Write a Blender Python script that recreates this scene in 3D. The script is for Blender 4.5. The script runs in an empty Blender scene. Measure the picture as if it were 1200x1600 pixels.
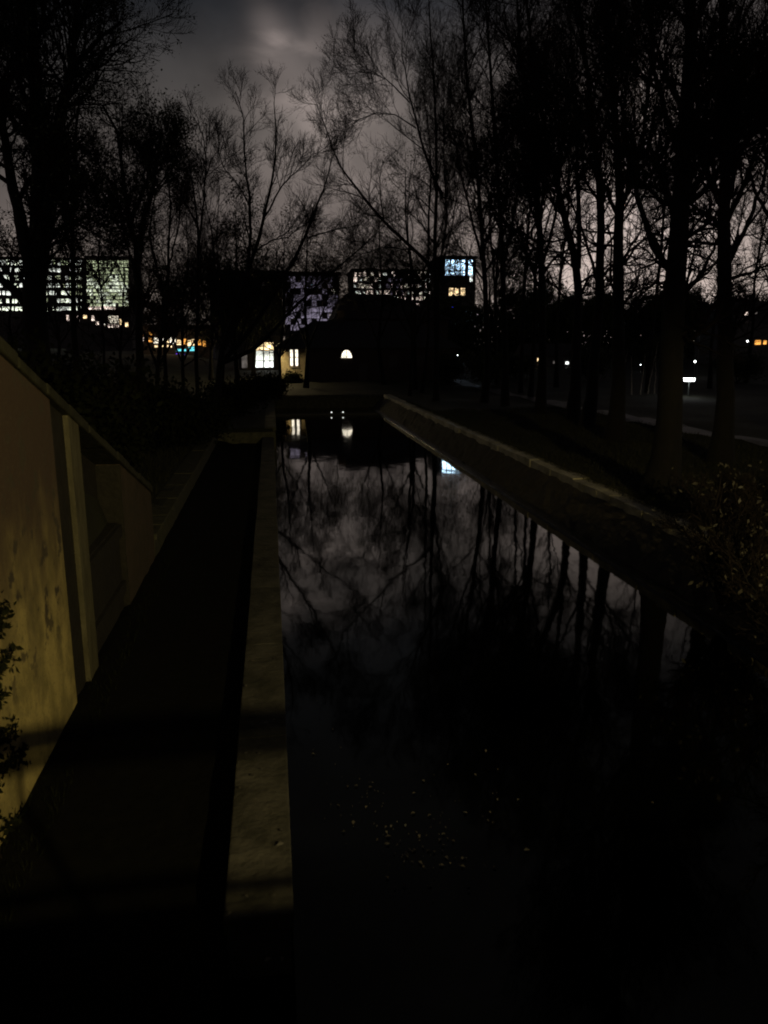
import bpy, math, random
import numpy as np
from mathutils import Vector

random.seed(7)
rng = np.random.default_rng(11)
R = math.radians
scene = bpy.context.scene
COL = scene.collection

# ------------------------------------------------------------------ camera
# water level is z = 0, the channel runs along +Y, the eye stands on a road bridge
EYE = np.array([0.0, 0.0, 5.2])
FPX, PITCH, YAW = 1200.0, R(12.36), R(8.24)
cam_d = bpy.data.cameras.new("camera")
cam_d.sensor_fit = 'VERTICAL'
cam_d.sensor_height = 36.0
cam_d.lens = 36.0 * FPX / 1600.0
cam_d.clip_start = 0.05
cam_d.clip_end = 5000
cam_d.dof.use_dof = True
cam_d.dof.focus_distance = 26.0
cam_d.dof.aperture_fstop = 1.8
cam = bpy.data.objects.new("camera", cam_d)
cam.location = EYE
cam.rotation_euler = (R(90) - PITCH, 0, -YAW)
COL.objects.link(cam)
scene.camera = cam
_f = np.array([math.sin(YAW) * math.cos(PITCH), math.cos(YAW) * math.cos(PITCH), -math.sin(PITCH)])
_r = np.array([math.cos(YAW), -math.sin(YAW), 0.0])
_u = np.cross(_r, _f)


def ray(x, y):
    return _f + _r * (x - 600) / FPX - _u * (y - 800) / FPX


def at(x, y, Y):            # the point of the place seen at photo position x, y at distance Y up the channel
    d = ray(x, y)
    return EYE + d * (Y / d[1])


def on_z(x, y, z):
    d = ray(x, y)
    return EYE + d * ((z - EYE[2]) / d[2])


def direction(x, y):
    d = ray(x, y)
    return d / np.linalg.norm(d)


# ------------------------------------------------------------------ world: overcast city night
world = bpy.data.worlds.new("World")
scene.world = world
world.use_nodes = True
wn, wl = world.node_tree.nodes, world.node_tree.links
wn.clear()


def wnode(t, **kw):
    n = wn.new(t)
    for k, v in kw.items():
        setattr(n, k, v)
    return n


def wmath(op, a, b=None, c=None, clamp=False):
    n = wnode('ShaderNodeMath', operation=op, use_clamp=clamp)
    for i, v in enumerate((a, b, c)):
        if v is None:
            continue
        if isinstance(v, (int, float)):
            n.inputs[i].default_value = v
        else:
            wl.new(v, n.inputs[i])
    return n.outputs[0]


tc = wnode('ShaderNodeTexCoord')
sep = wnode('ShaderNodeSeparateXYZ')
wl.new(tc.outputs['Generated'], sep.inputs[0])
ramp = wnode('ShaderNodeValToRGB')
wl.new(sep.outputs['Z'], ramp.inputs[0])
cr = ramp.color_ramp
stops = [(0.0, (.25, .205, .175)), (.07, (.215, .176, .152)), (.14, (.130, .108, .099)), (.25, (.064, .057, .053)),
         (.36, (.017, .019, .023)), (.55, (.014, .014, .016)), (1.0, (.008, .008, .010))]
cr.elements[0].position, cr.elements[1].position = 0.0, 1.0
for p, c in stops:
    e = cr.elements[0] if p == 0 else cr.elements[-1] if p == 1 else cr.elements.new(p)
    e.color = (*c, 1)
# broken cloud
mp = wnode('ShaderNodeMapping')
mp.inputs['Scale'].default_value = (1.0, 1.0, 1.7)
mp.inputs['Rotation'].default_value = (0.2, R(28), 0.3)
wl.new(tc.outputs['Generated'], mp.inputs[0])
noi = wnode('ShaderNodeTexNoise')
noi.inputs['Scale'].default_value = 4.6
noi.inputs['Detail'].default_value = 5
noi.inputs['Roughness'].default_value = .5
noi.inputs['Distortion'].default_value = .5
wl.new(mp.outputs[0], noi.inputs['Vector'])
cl = wnode('ShaderNodeMapRange', interpolation_type='SMOOTHSTEP')
cl.inputs['From Min'].default_value = .36
cl.inputs['From Max'].default_value = .70
cl.inputs['To Min'].default_value = .78
cl.inputs['To Max'].default_value = 1.3
wl.new(noi.outputs['Fac'], cl.inputs['Value'])


def lobe(x, y, power):
    d = direction(x, y)
    n = wnode('ShaderNodeVectorMath', operation='DOT_PRODUCT')
    nv = wnode('ShaderNodeVectorMath', operation='NORMALIZE')
    wl.new(tc.outputs['Generated'], nv.inputs[0])
    wl.new(nv.outputs[0], n.inputs[0])
    n.inputs[1].default_value = d
    return wmath('POWER', wmath('MAXIMUM', n.outputs['Value'], 0.0), power)


# town glow behind the trees on the right, and two lit cloud wisps high up the channel
town = wmath('MULTIPLY', lobe(985, 385, 75), .54)
wisp = wmath('MULTIPLY', lobe(525, 190, 230), .115)
for lx_, ly_, lp_, la_ in ((408, 24, 7000, .05), (420, 42, 6000, .07), (432, 66, 6000, .065), (438, 92, 3000, .055), (455, 122, 1500, .06), (490, 150, 900, .04)):
    wisp = wmath('ADD', wisp, wmath('MULTIPLY', lobe(lx_, ly_, lp_), la_))
noi2 = wnode('ShaderNodeTexNoise')
noi2.inputs['Scale'].default_value = 13
noi2.inputs['Detail'].default_value = 4
noi2.inputs['Roughness'].default_value = .45
noi2.inputs['Distortion'].default_value = .5
wl.new(mp.outputs[0], noi2.inputs['Vector'])
cl2 = wnode('ShaderNodeMapRange', interpolation_type='SMOOTHSTEP')
for k_, v_ in zip(('From Min', 'From Max', 'To Min', 'To Max'), (.38, .64, .55, 1.3)):
    cl2.inputs[k_].default_value = v_
wl.new(noi2.outputs['Fac'], cl2.inputs['Value'])
wisp = wmath('MULTIPLY', wisp, cl2.outputs[0])
glow = wmath('ADD', town, wisp)
gcol = wnode('ShaderNodeVectorMath', operation='SCALE')
gcol.inputs[0].default_value = (1.0, .81, .74)
wl.new(glow, gcol.inputs['Scale'])
base = wnode('ShaderNodeVectorMath', operation='SCALE')
wl.new(ramp.outputs[0], base.inputs[0])
wl.new(cl.outputs[0], base.inputs['Scale'])
addv = wnode('ShaderNodeVectorMath', operation='ADD')
wl.new(base.outputs[0], addv.inputs[0])
wl.new(gcol.outputs[0], addv.inputs[1])
bg = wnode('ShaderNodeBackground')
wl.new(addv.outputs[0], bg.inputs['Color'])
bg.inputs['Strength'].default_value = 1.0
# the last of the twilight far below the horizon
sky = wnode('ShaderNodeTexSky', sky_type='NISHITA')
sky.sun_disc = False
sky.sun_elevation = R(-8)
sky.sun_rotation = R(200)
bg2 = wnode('ShaderNodeBackground')
wl.new(sky.outputs[0], bg2.inputs['Color'])
bg2.inputs['Strength'].default_value = 0.05
ash = wnode('ShaderNodeAddShader')
wl.new(bg.outputs[0], ash.inputs[0])
wl.new(bg2.outputs[0], ash.inputs[1])
wo = wnode('ShaderNodeOutputWorld')
wl.new(ash.outputs[0], wo.inputs['Surface'])

vs = scene.view_settings
vs.view_transform = 'Standard'
vs.look = 'None'
vs.exposure = 0.0
vs.gamma = 1.0
vs.use_curve_mapping = False
scene.render.engine = 'CYCLES'
scene.cycles.use_denoising = True
scene.cycles.max_bounces = 5
scene.cycles.diffuse_bounces = 2
scene.cycles.glossy_bounces = 3
scene.cycles.filter_width = 1.9
scene.cycles.caustics_reflective = False
scene.cycles.caustics_refractive = False

# ------------------------------------------------------------------ materials


def mat(name, color, rough=.8, noise=None, var=.5, bump=0.0, bscale=20, spec=.3, color2=None, stretch=(1, 1, 1)):
    m = bpy.data.materials.new(name)
    m.use_nodes = True
    nt = m.node_tree
    b = nt.nodes['Principled BSDF']
    b.inputs['Roughness'].default_value = rough
    b.inputs['Specular IOR Level'].default_value = spec
    if noise:
        t = nt.nodes.new('ShaderNodeTexCoord')
        mpn = nt.nodes.new('ShaderNodeMapping')
        mpn.inputs['Scale'].default_value = stretch
        nt.links.new(t.outputs['Object'], mpn.inputs[0])
        n = nt.nodes.new('ShaderNodeTexNoise')
        n.inputs['Scale'].default_value = noise
        n.inputs['Detail'].default_value = 6
        n.inputs['Roughness'].default_value = .65
        nt.links.new(mpn.outputs[0], n.inputs['Vector'])
        r = nt.nodes.new('ShaderNodeValToRGB')
        c2 = color2 or tuple(c * (1 - var) for c in color)
        r.color_ramp.elements[0].position = .34
        r.color_ramp.elements[1].position = .66
        r.color_ramp.elements[0].color = (*c2, 1)
        r.color_ramp.elements[1].color = (*color, 1)
        nt.links.new(n.outputs['Fac'], r.inputs[0])
        nt.links.new(r.outputs[0], b.inputs['Base Color'])
        if bump:
            n2 = nt.nodes.new('ShaderNodeTexNoise')
            n2.inputs['Scale'].default_value = bscale
            n2.inputs['Detail'].default_value = 5
            nt.links.new(t.outputs['Object'], n2.inputs['Vector'])
            bp = nt.nodes.new('ShaderNodeBump')
            bp.inputs['Strength'].default_value = bump
            bp.inputs['Distance'].default_value = .05
            nt.links.new(n2.outputs['Fac'], bp.inputs['Height'])
            nt.links.new(bp.outputs[0], b.inputs['Normal'])
    else:
        b.inputs['Base Color'].default_value = (*color, 1)
    return m


def glow_mat(name, color, strength, vary=0.0, scale=3.0, dark=.25):
    m = bpy.data.materials.new(name)
    m.use_nodes = True
    nt = m.node_tree
    b = nt.nodes['Principled BSDF']
    b.inputs['Base Color'].default_value = (.03, .03, .03, 1)
    b.inputs['Roughness'].default_value = .2
    b.inputs['Emission Color'].default_value = (*color, 1)
    b.inputs['Emission Strength'].default_value = strength
    if vary:        # curtains, shelves and lamps inside the room
        t = nt.nodes.new('ShaderNodeTexCoord')
        n = nt.nodes.new('ShaderNodeTexNoise')
        n.inputs['Scale'].default_value = scale
        n.inputs['Detail'].default_value = 3
        nt.links.new(t.outputs['Object'], n.inputs['Vector'])
        r = nt.nodes.new('ShaderNodeMapRange')
        r.inputs['From Min'].default_value = .35
        r.inputs['From Max'].default_value = .65
        r.inputs['To Min'].default_value = strength * dark
        r.inputs['To Max'].default_value = strength
        nt.links.new(n.outputs['Fac'], r.inputs['Value'])
        nt.links.new(r.outputs[0], b.inputs['Emission Strength'])
    return m


M = {}
M['bark'] = mat('bark', (.007, .006, .005), .95, noise=6, var=.5, bump=.5, bscale=14, stretch=(1, 1, .25))
M['twig'] = mat('twig', (.013, .010, .009), .9, spec=.1)
M['pale_bark'] = mat('pale_bark', (.28, .25, .21), .85, noise=8, var=.6)
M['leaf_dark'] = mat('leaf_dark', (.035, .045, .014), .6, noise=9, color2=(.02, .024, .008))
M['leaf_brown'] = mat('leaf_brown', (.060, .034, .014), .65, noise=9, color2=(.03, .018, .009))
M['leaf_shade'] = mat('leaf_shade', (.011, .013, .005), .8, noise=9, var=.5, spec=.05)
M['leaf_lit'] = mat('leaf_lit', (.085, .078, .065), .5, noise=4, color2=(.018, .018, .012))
M['leaf_float'] = mat('leaf_float', (.11, .105, .095), .5, noise=3, color2=(.05, .04, .025))
M['grass'] = mat('grass', (.016, .017, .007), .9, noise=1.3, var=.55, bump=.6, bscale=9)
M['blade'] = mat('blade', (.022, .023, .009), .8, noise=2, var=.5)
M['path'] = mat('path', (.045, .042, .04), .6, noise=2.2, var=.4, bump=.25, bscale=16, spec=.5)
M['stone'] = mat('stone', (.55, .50, .36), .6, noise=.8, color2=(.16, .15, .09), bump=.5, bscale=12, spec=.5)
M['shade_dark'] = mat('shade_dark', (.016, .014, .010), .8, noise=5, var=.5, bump=.4, bscale=12)  # near-black colour that paints the shade in groove and recess
M['mud'] = mat('mud', (.003, .0028, .002), .95, noise=4, var=.6, bump=.8, bscale=7, spec=.1)
M['shaded_moss'] = mat('shaded_moss', (.030, .030, .016), .8, noise=3, var=.6, bump=.5, bscale=10)  # darker coping colour: the shadow along the wall top is painted in
M['grey_post'] = mat('grey_post', (.10, .092, .055), .8, noise=3, color2=(.04, .036, .02), bump=.4, bscale=12, stretch=(1, 1.5, .3))
M['dim_rusty_wall'] = mat('dim_rusty_wall', (.06, .043, .03), .85, noise=2.2, color2=(.03, .024, .016), bump=.4, bscale=10)  # reddish, and darkened to paint the lamp's falloff along the pier
M['moss_stone'] = mat('moss_stone', (.07, .066, .045), .75, noise=4, color2=(.022, .025, .011), bump=.5, bscale=10)
M['slope'] = mat('slope', (.060, .052, .038), .8, noise=3, var=.6, bump=.7, bscale=7)
M['concrete'] = mat('concrete', (.056, .053, .047), .75, noise=3.2, var=.55, bump=.4, bscale=16)
M['slab'] = mat('slab', (.070, .066, .056), .8, noise=1.6, color2=(.016, .016, .012), bump=.6, bscale=9)
M['wet_ledge'] = mat('wet_ledge', (.02, .02, .018), .10, noise=3, var=.5, bump=.9, bscale=5, spec=.9)
M['asphalt'] = mat('asphalt', (.05, .05, .052), .8, noise=30, var=.4)
M['steel'] = mat('steel', (.10, .11, .11), .45, noise=8, var=.4)
M['black_metal'] = mat('black_metal', (.03, .03, .03), .5)
M['plaster'] = mat('plaster', (.42, .36, .24), .85, noise=4, var=.35)
M['dark_brick'] = mat('dark_brick', (.055, .042, .034), .9, noise=6, var=.4)
M['roof'] = mat('roof', (.035, .03, .03), .8, noise=5, var=.4)
M['facade'] = mat('facade', (.16, .15, .14), .8, noise=1.5, var=.3)
M['facade_dark'] = mat('facade_dark', (.06, .055, .06), .8, noise=1.5, var=.3)
M['frame'] = mat('frame', (.05, .045, .04), .6)
M['white_metal'] = mat('white_metal', (.5, .5, .48), .4)
M['ochre'] = None

# stained ochre wall face: darker rusty brown towards the head, runs of dirt down the face
m = bpy.data.materials.new('stained_wall')
m.use_nodes = True
nt = m.node_tree
b = nt.nodes['Principled BSDF']
b.inputs['Roughness'].default_value = .85
tcn = nt.nodes.new('ShaderNodeTexCoord')


def _noise(scale, stretch=(1, 1, 1), detail=6, rough=.6):
    mp_ = nt.nodes.new('ShaderNodeMapping')
    mp_.inputs['Scale'].default_value = stretch
    nt.links.new(tcn.outputs['Object'], mp_.inputs[0])
    n_ = nt.nodes.new('ShaderNodeTexNoise')
    n_.inputs['Scale'].default_value = scale
    n_.inputs['Detail'].default_value = detail
    n_.inputs['Roughness'].default_value = rough
    nt.links.new(mp_.outputs[0], n_.inputs['Vector'])
    return n_.outputs['Fac']


def _range(v, a, c, lo=0, hi=1):
    r_ = nt.nodes.new('ShaderNodeMapRange')
    r_.interpolation_type = 'SMOOTHSTEP'
    for k, q in zip(('From Min', 'From Max', 'To Min', 'To Max'), (a, c, lo, hi)):
        r_.inputs[k].default_value = q
    nt.links.new(v, r_.inputs['Value'])
    return r_.outputs[0]


def _mix(f, a, c):
    x = nt.nodes.new('ShaderNodeMix')
    x.data_type = 'RGBA'
    nt.links.new(f, x.inputs['Factor'])
    for s, v in (('A', a), ('B', c)):
        sock = [i for i in x.inputs if i.name == s and i.type == 'RGBA'][0]
        if isinstance(v, tuple):
            sock.default_value = (*v, 1)
        else:
            nt.links.new(v, sock)
    return [o for o in x.outputs if o.type == 'RGBA'][0]


def _m(op, a, c):
    q = nt.nodes.new('ShaderNodeMath')
    q.operation = op
    for i, v in enumerate((a, c)):
        if isinstance(v, (int, float)):
            q.inputs[i].default_value = v
        else:
            nt.links.new(v, q.inputs[i])
    return q.outputs[0]


sx = nt.nodes.new('ShaderNodeSeparateXYZ')
nt.links.new(tcn.outputs['Object'], sx.inputs[0])
col = _mix(_range(_noise(2.2), .35, .65), (.37, .30, .115), (.20, .165, .060))
runs = _range(_noise(.9, (1, 1.5, .22), 4), .52, .70)
col = _mix(_m('MULTIPLY', runs, .4), col, (.075, .06, .035))
head = _range(_m('ADD', sx.outputs['Z'], _m('MULTIPLY', _noise(1.6, (1, 1.2, .5)), 2.4)), 2.7, 4.9)
col = _mix(head, col, (.050, .031, .020))
pit = _range(_noise(3.0, detail=5), .55, .62)
pit = _m('MULTIPLY', pit, _range(sx.outputs['Z'], 1.0, 2.2))
col = _mix(pit, col, (.045, .035, .022))
speck = _range(_noise(26, detail=3), .54, .70)
col = _mix(_m('MULTIPLY', speck, .6), col, (.09, .075, .04))
nt.links.new(col, b.inputs['Base Color'])
bp = nt.nodes.new('ShaderNodeBump')
bp.inputs['Strength'].default_value = .5
bp.inputs['Distance'].default_value = .03
nt.links.new(_noise(9), bp.inputs['Height'])
nt.links.new(bp.outputs[0], b.inputs['Normal'])
M['ochre'] = m

# water
m = bpy.data.materials.new('water')
m.use_nodes = True
nt = m.node_tree
b = nt.nodes['Principled BSDF']
b.inputs['Base Color'].default_value = (.0006, .0007, .0005, 1)
b.inputs['Specular Tint'].default_value = (1.0, .93, .66, 1)
b.inputs['Roughness'].default_value = .035
b.inputs['IOR'].default_value = 1.6
tcn = nt.nodes.new('ShaderNodeTexCoord')
w1 = _noise(.55, (1, .55, 1), 3, .5)
w2 = _noise(3.0, (1, .6, 1), 3, .5)
bp = nt.nodes.new('ShaderNodeBump')
bp.inputs['Strength'].default_value = .15
bp.inputs['Distance'].default_value = .05
nt.links.new(_m('ADD', w1, _m('MULTIPLY', w2, .12)), bp.inputs['Height'])
nt.links.new(bp.outputs[0], b.inputs['Normal'])
M['water'] = m

# lit glass and lamps
G = {
    'cool': glow_mat('lit_glass_cool', (.92, 1.0, .78), 2.4, .5, .35, .10),
    'greenish': glow_mat('lit_glass_greenish', (.80, .90, .55), 1.3, .5, .35, .15),
    'warm': glow_mat('lit_glass_warm', (1.0, .72, .38), 2.6, .5, 1.0, .25),
    'cream': glow_mat('lit_glass_cream', (1.0, .90, .72), 2.4, .5, 2.5, .4),
    'white': glow_mat('lit_glass_white', (.95, 1.0, .95), 2.6, .5, 2.0, .45),
    'white_dim': glow_mat('lit_glass_white_dim', (.95, 1.0, .9), 2.0, .5, .4, .06),
    'lavender': glow_mat('lavender_glow', (.60, .52, .72), .5, .5, .5, .35),  # emission stands in for floodlight on the lavender facade; also terrace glass
    'blue_white': glow_mat('sign_blue_white', (.50, .76, 1.0), 8.0),
    'blue': glow_mat('sign_blue', (.04, .06, 1.0), 5.0, .5, 1.2, .2),
    'violet': glow_mat('sign_violet', (.18, .05, .9), 1.1),
    'turquoise': glow_mat('sign_turquoise', (.15, .75, .85), 1.3),
    'orange': glow_mat('lit_orange', (1.0, .42, .08), 2.0, .5, 1.2, .15),
    'pinkish': glow_mat('lit_pinkish', (1.0, .80, .68), 3.0, .5, .5, .1),
    'lamp_white': glow_mat('lamp_white', (.95, 1.0, .98), 9.0),
    'lamp_warm': glow_mat('lamp_warm', (1.0, .74, .38), 7.0),
    'lamp_sodium': glow_mat('lamp_sodium', (1.0, .62, .16), 12.0),
    'dim': glow_mat('dim_window', (.75, .66, .6), .16, .5, 1.0, .2),
}

# ------------------------------------------------------------------ helpers


def tag(o, label=None, cat=None, group=None, kind=None):
    if label:
        o['label'] = label
    if cat:
        o['category'] = cat
    if group:
        o['group'] = group
    if kind:
        o['kind'] = kind
    return o


def link(name, me, parent=None, loc=None):
    o = bpy.data.objects.new(name, me)
    COL.objects.link(o)
    if parent:
        o.parent = parent
    if loc is not None:
        o.location = loc
    return o


def empty(name, loc=(0, 0, 0), rz=0.0):
    o = bpy.data.objects.new(name, None)
    o.empty_display_size = .3
    COL.objects.link(o)
    o.location = loc
    o.rotation_euler = (0, 0, rz)
    return o


def mesh(name, verts, faces, material, smooth=False):
    me = bpy.data.meshes.new(name)
    me.from_pydata([tuple(map(float, v)) for v in verts], [], [tuple(f) for f in faces])
    me.materials.append(material)
    if smooth:
        me.polygons.foreach_set('use_smooth', [True] * len(me.polygons))
    me.update()
    return me


class MB:
    def __init__(self):
        self.v, self.f = [], []

    def box(self, x0, x1, y0, y1, z0, z1):
        n = len(self.v)
        self.v += [(x, y, z) for z in (z0, z1) for y in (y0, y1) for x in (x0, x1)]
        self.f += [tuple(n + i for i in q) for q in
                   ((0, 2, 3, 1), (4, 5, 7, 6), (0, 1, 5, 4), (2, 6, 7, 3), (0, 4, 6, 2), (1, 3, 7, 5))]
        return self

    def prism(self, poly, axis, a, c):
        """poly: 2D outline; axis 'x' -> poly in (y,z), 'y' -> poly in (x,z), 'z' -> (x,y)"""
        n, k = len(self.v), len(poly)
        for s in (a, c):
            for p, q in poly:
                self.v.append((s, p, q) if axis == 'x' else (p, s, q) if axis == 'y' else (p, q, s))
        self.f.append(tuple(n + i for i in range(k)))
        self.f.append(tuple(n + k + i for i in reversed(range(k))))
        for i in range(k):
            j = (i + 1) % k
            self.f.append((n + i, n + k + i, n + k + j, n + j))
        return self

    def tube(self, pts, rad, s=10, cap=True):
        pts = [Vector(p) for p in pts]
        n = len(self.v)
        for i, p in enumerate(pts):
            t = (pts[min(i + 1, len(pts) - 1)] - pts[max(i - 1, 0)]).normalized()
            u = t.cross(Vector((.31, .95, .02)) if abs(t.y) < .9 else Vector((1, 0, 0))).normalized()
            w = t.cross(u)
            r = rad[i] if isinstance(rad, (list, tuple)) else rad
            for k in range(s):
                a = 2 * math.pi * k / s
                self.v.append(tuple(p + (u * math.cos(a) + w * math.sin(a)) * r))
        for i in range(len(pts) - 1):
            for k in range(s):
                l = (k + 1) % s
                self.f.append((n + i * s + k, n + i * s + l, n + (i + 1) * s + l, n + (i + 1) * s + k))
        if cap:
            self.f.append(tuple(n + k for k in reversed(range(s))))
            self.f.append(tuple(n + (len(pts) - 1) * s + k for k in range(s)))
        return self

    def build(self, name, material, parent=None, loc=None, smooth=False, bevel=0.0):
        me = mesh(name, self.v, self.f, material, smooth)
        o = link(name, me, parent, loc)
        if bevel:
            md = o.modifiers.new('bevel', 'BEVEL')
            md.width = bevel
            md.segments = 2
            md.limit_method = 'ANGLE'
        return o


def np_mesh(name, V, F, material):
    """V (n,3), F (m,k) with constant k"""
    me = bpy.data.meshes.new(name)
    k = F.shape[1]
    me.vertices.add(len(V))
    me.vertices.foreach_set('co', np.ascontiguousarray(V, dtype=np.float32).ravel())
    me.loops.add(F.size)
    me.loops.foreach_set('vertex_index', np.ascontiguousarray(F, dtype=np.int32).ravel())
    me.polygons.add(len(F))
    me.polygons.foreach_set('loop_start', np.arange(0, F.size, k, dtype=np.int32))
    me.materials.append(material)
    me.update(calc_edges=True)
    return me


# ------------------------------------------------------------------ trees


def norm(v):
    return v / np.maximum(np.linalg.norm(v, axis=-1, keepdims=True), 1e-9)


def tubes(P, Rd, s):
    """P (B,n,3) Rd (B,n) -> vertices, quads"""
    B, n, _ = P.shape
    T = np.empty_like(P)
    T[:, 1:-1] = P[:, 2:] - P[:, :-2]
    T[:, 0] = P[:, 1] - P[:, 0]
    T[:, -1] = P[:, -1] - P[:, -2]
    T = norm(T)
    main = norm(P[:, -1] - P[:, 0])
    ref = np.where(np.abs(main[:, 2:3]) > .8, np.array([[1., 0, 0]]), np.array([[0., 0, 1.]]))
    U = norm(np.cross(T, ref[:, None, :]))
    W = np.cross(T, U)
    a = np.arange(s) * 2 * np.pi / s
    V = P[:, :, None, :] + (U[:, :, None, :] * np.cos(a)[:, None] + W[:, :, None, :] * np.sin(a)[:, None]) * Rd[:, :, None, None]
    idx = np.arange(B * n * s).reshape(B, n, s)
    A = idx[:, :-1]
    C = idx[:, 1:]
    F = np.stack([A, np.roll(A, -1, 2), np.roll(C, -1, 2), C], -1).reshape(-1, 4)
    return V.reshape(-1, 3), F


def sample(P, Rd, t):
    """P (B,n,3), t (B,m) -> pos, tangent, radius (B,m,..)"""
    n = P.shape[1]
    x = t * (n - 1)
    i = np.clip(np.floor(x).astype(int), 0, n - 2)
    f = (x - i)[..., None]
    b = np.arange(P.shape[0])[:, None]
    p0, p1 = P[b, i], P[b, i + 1]
    r = Rd[b, i] * (1 - f[..., 0]) + Rd[b, i + 1] * f[..., 0]
    return p0 + (p1 - p0) * f, norm(p1 - p0), r


def grow(P, Rd, m, t0, t1, ang, length, n, up=.25, wob=.18, rfac=.55, rmin=.004, taper=.35, decay=.5, side=None):
    """m children per parent branch"""
    B = P.shape[0]
    t = t0 + (t1 - t0) * (np.arange(m)[None] + rng.random((B, m))) / m
    pos, tan, r = sample(P, Rd, t)
    perp = norm(np.cross(tan, norm(rng.normal(size=(B, m, 3)))))
    if side is not None:
        perp = norm(perp + np.array(side))
    a = R(ang) * (.65 + .7 * rng.random((B, m, 1)))
    d = norm(tan * np.cos(a) + perp * np.sin(a))
    L = length * (1 - decay * t) * (.6 + .75 * rng.random((B, m)))
    K = B * m
    pos, d, L, r = pos.reshape(K, 3), d.reshape(K, 3), L.reshape(K), r.reshape(K)
    out = np.empty((K, n, 3))
    out[:, 0] = pos
    step = (L / (n - 1))[:, None]
    for i in range(1, n):
        d = norm(d + rng.normal(size=(K, 3)) * wob + np.array([0, 0, up / (n - 1)]))
        out[:, i] = out[:, i - 1] + d * step
    r0 = np.maximum(r * rfac, rmin)
    rad = r0[:, None] * np.linspace(1, taper, n)[None]
    return out, np.maximum(rad, rmin * .6)


def leaves_on(P, count, size, spread=.12):
    B, n, _ = P.shape
    b = rng.integers(0, B, count)
    t = rng.random((count, 1)) * .7 + .3
    x = t * (n - 1)
    i = np.clip(x.astype(int)[:, 0], 0, n - 2)
    f = x - i[:, None]
    c = P[b, i] * (1 - f) + P[b, i + 1] * f + rng.normal(size=(count, 3)) * spread
    u = norm(rng.normal(size=(count, 3)))
    w = norm(np.cross(u, norm(rng.normal(size=(count, 3)))))
    s = (size * (.6 + .8 * rng.random((count, 1))))
    nrm = np.cross(u, w)
    V = np.stack([c - u * s, c + w * s * .5 + nrm * s * .15, c + u * s, c - w * s * .5 + nrm * s * .15], 1).reshape(-1, 3)
    F = np.arange(count * 4).reshape(-1, 4)
    return V, F


def resample(pts, n, jit=0.0):
    pts = np.asarray(pts, float)
    seg = np.linalg.norm(np.diff(pts, axis=0), axis=1)
    s = np.concatenate([[0], np.cumsum(seg)])
    q = np.linspace(0, s[-1], n)
    # smooth with a Catmull-Rom style blend
    dense = np.stack([np.interp(np.linspace(0, s[-1], n * 4), s, pts[:, k]) for k in range(3)], 1)
    for _ in range(3):
        dense[1:-1] = (dense[:-2] + 2 * dense[1:-1] + dense[2:]) / 4
    sd = np.linspace(0, s[-1], n * 4)
    o = np.stack([np.interp(q, sd, dense[:, k]) for k in range(3)], 1)
    if jit:
        o[1:-1] += rng.normal(size=(n - 2, 3)) * jit
    return o


def join(parts):
    Vs, Fs, k = [], [], 0
    for V, F in parts:
        Vs.append(V)
        Fs.append(F + k)
        k += len(V)
    return np.concatenate(Vs), np.concatenate(Fs)


TREE_MESH = {}


def tree(name, label, stems, cat='tree', group=None, lv=((14, .3, .98, 38, .33, 7, .5, .10), (7, .2, 1, 38, .45, 5, .35, .16), (6, .15, 1, 38, .5, 4, .3, .2), (3, .2, 1, 35, .5, 4, .2, .2)),
         leaves=0, leaf_mat='leaf_brown', leaf_size=.05, leaf_spread=.12, sides=9, bark='bark', twig='twig', twig_r=.0065, limb_parts=None):
    """stems: list of (world points, r_base, r_top). first stem is the trunk."""
    base = np.array(stems[0][0][0], float)
    twig_r = max(twig_r, .00013 * base[1]) if name != 'thicket_tree' else .0055      # far twigs read as small bundles
    root = empty(name, base)
    n = 14
    SP = np.stack([resample(p, n, .02) for p, _, _ in stems]) - base
    SR = np.stack([np.linspace(a, c, n) for _, a, c in stems])
    for k, (p, a, c) in enumerate(stems):
        if np.linalg.norm(SP[k, 0]) < 1.2:      # root flare
            SR[k, 0] *= 1.5
            SR[k, 1] *= 1.12
    V, F = tubes(SP[:1], SR[:1], sides)
    me = np_mesh('trunk', V, F, M[bark])
    me.polygons.foreach_set('use_smooth', [True] * len(me.polygons))
    link('trunk', me, root)
    for k in range(1, len(stems)):
        V, F = tubes(SP[k:k + 1], SR[k:k + 1], sides)
        me = np_mesh('limb', V, F, M[bark])
        me.polygons.foreach_set('use_smooth', [True] * len(me.polygons))
        link('limb', me, root)
    parts = []
    P, Rd = SP, SR
    H = np.linalg.norm(SP[0, -1] - SP[0, 0])
    L = H
    last = None
    for i, (m, t0, t1, ang, lf, nn, up, wob) in enumerate(lv):
        L = L * lf
        P, Rd = grow(P, Rd, m, t0, t1, ang, L, nn, up, wob, rfac=(.5, .6, .65, .7)[i], rmin=max(twig_r, .02 / (2.2 ** i)) if i < 2 else twig_r)
        parts.append(tubes(P, Rd, (5, 4, 3, 3)[i]))
        last = P
    if lv is TALL:
        P, Rd = SP[:1], SR[:1]
        L = H
        for i, (m, t0, t1, ang, lf, nn, up, wob) in enumerate(LOWER):
            L = L * lf
            P, Rd = grow(P, Rd, m, t0, t1, ang, L, nn, up, wob, rfac=(.3, .6, .65, .7)[i], rmin=max(twig_r, .03 / (2.4 ** i)))
            parts.append(tubes(P, Rd, (5, 4, 3, 3)[i]))
    V, F = join(parts)
    crown = link('crown', np_mesh('crown', V, F, M[twig]), root)
    if leaves:
        V, F = leaves_on(last, leaves, leaf_size, leaf_spread)
        lo = link('leaves', np_mesh('leaves', V, F, M[leaf_mat]), root)
    tag(root, label, cat, group)
    return root


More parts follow.
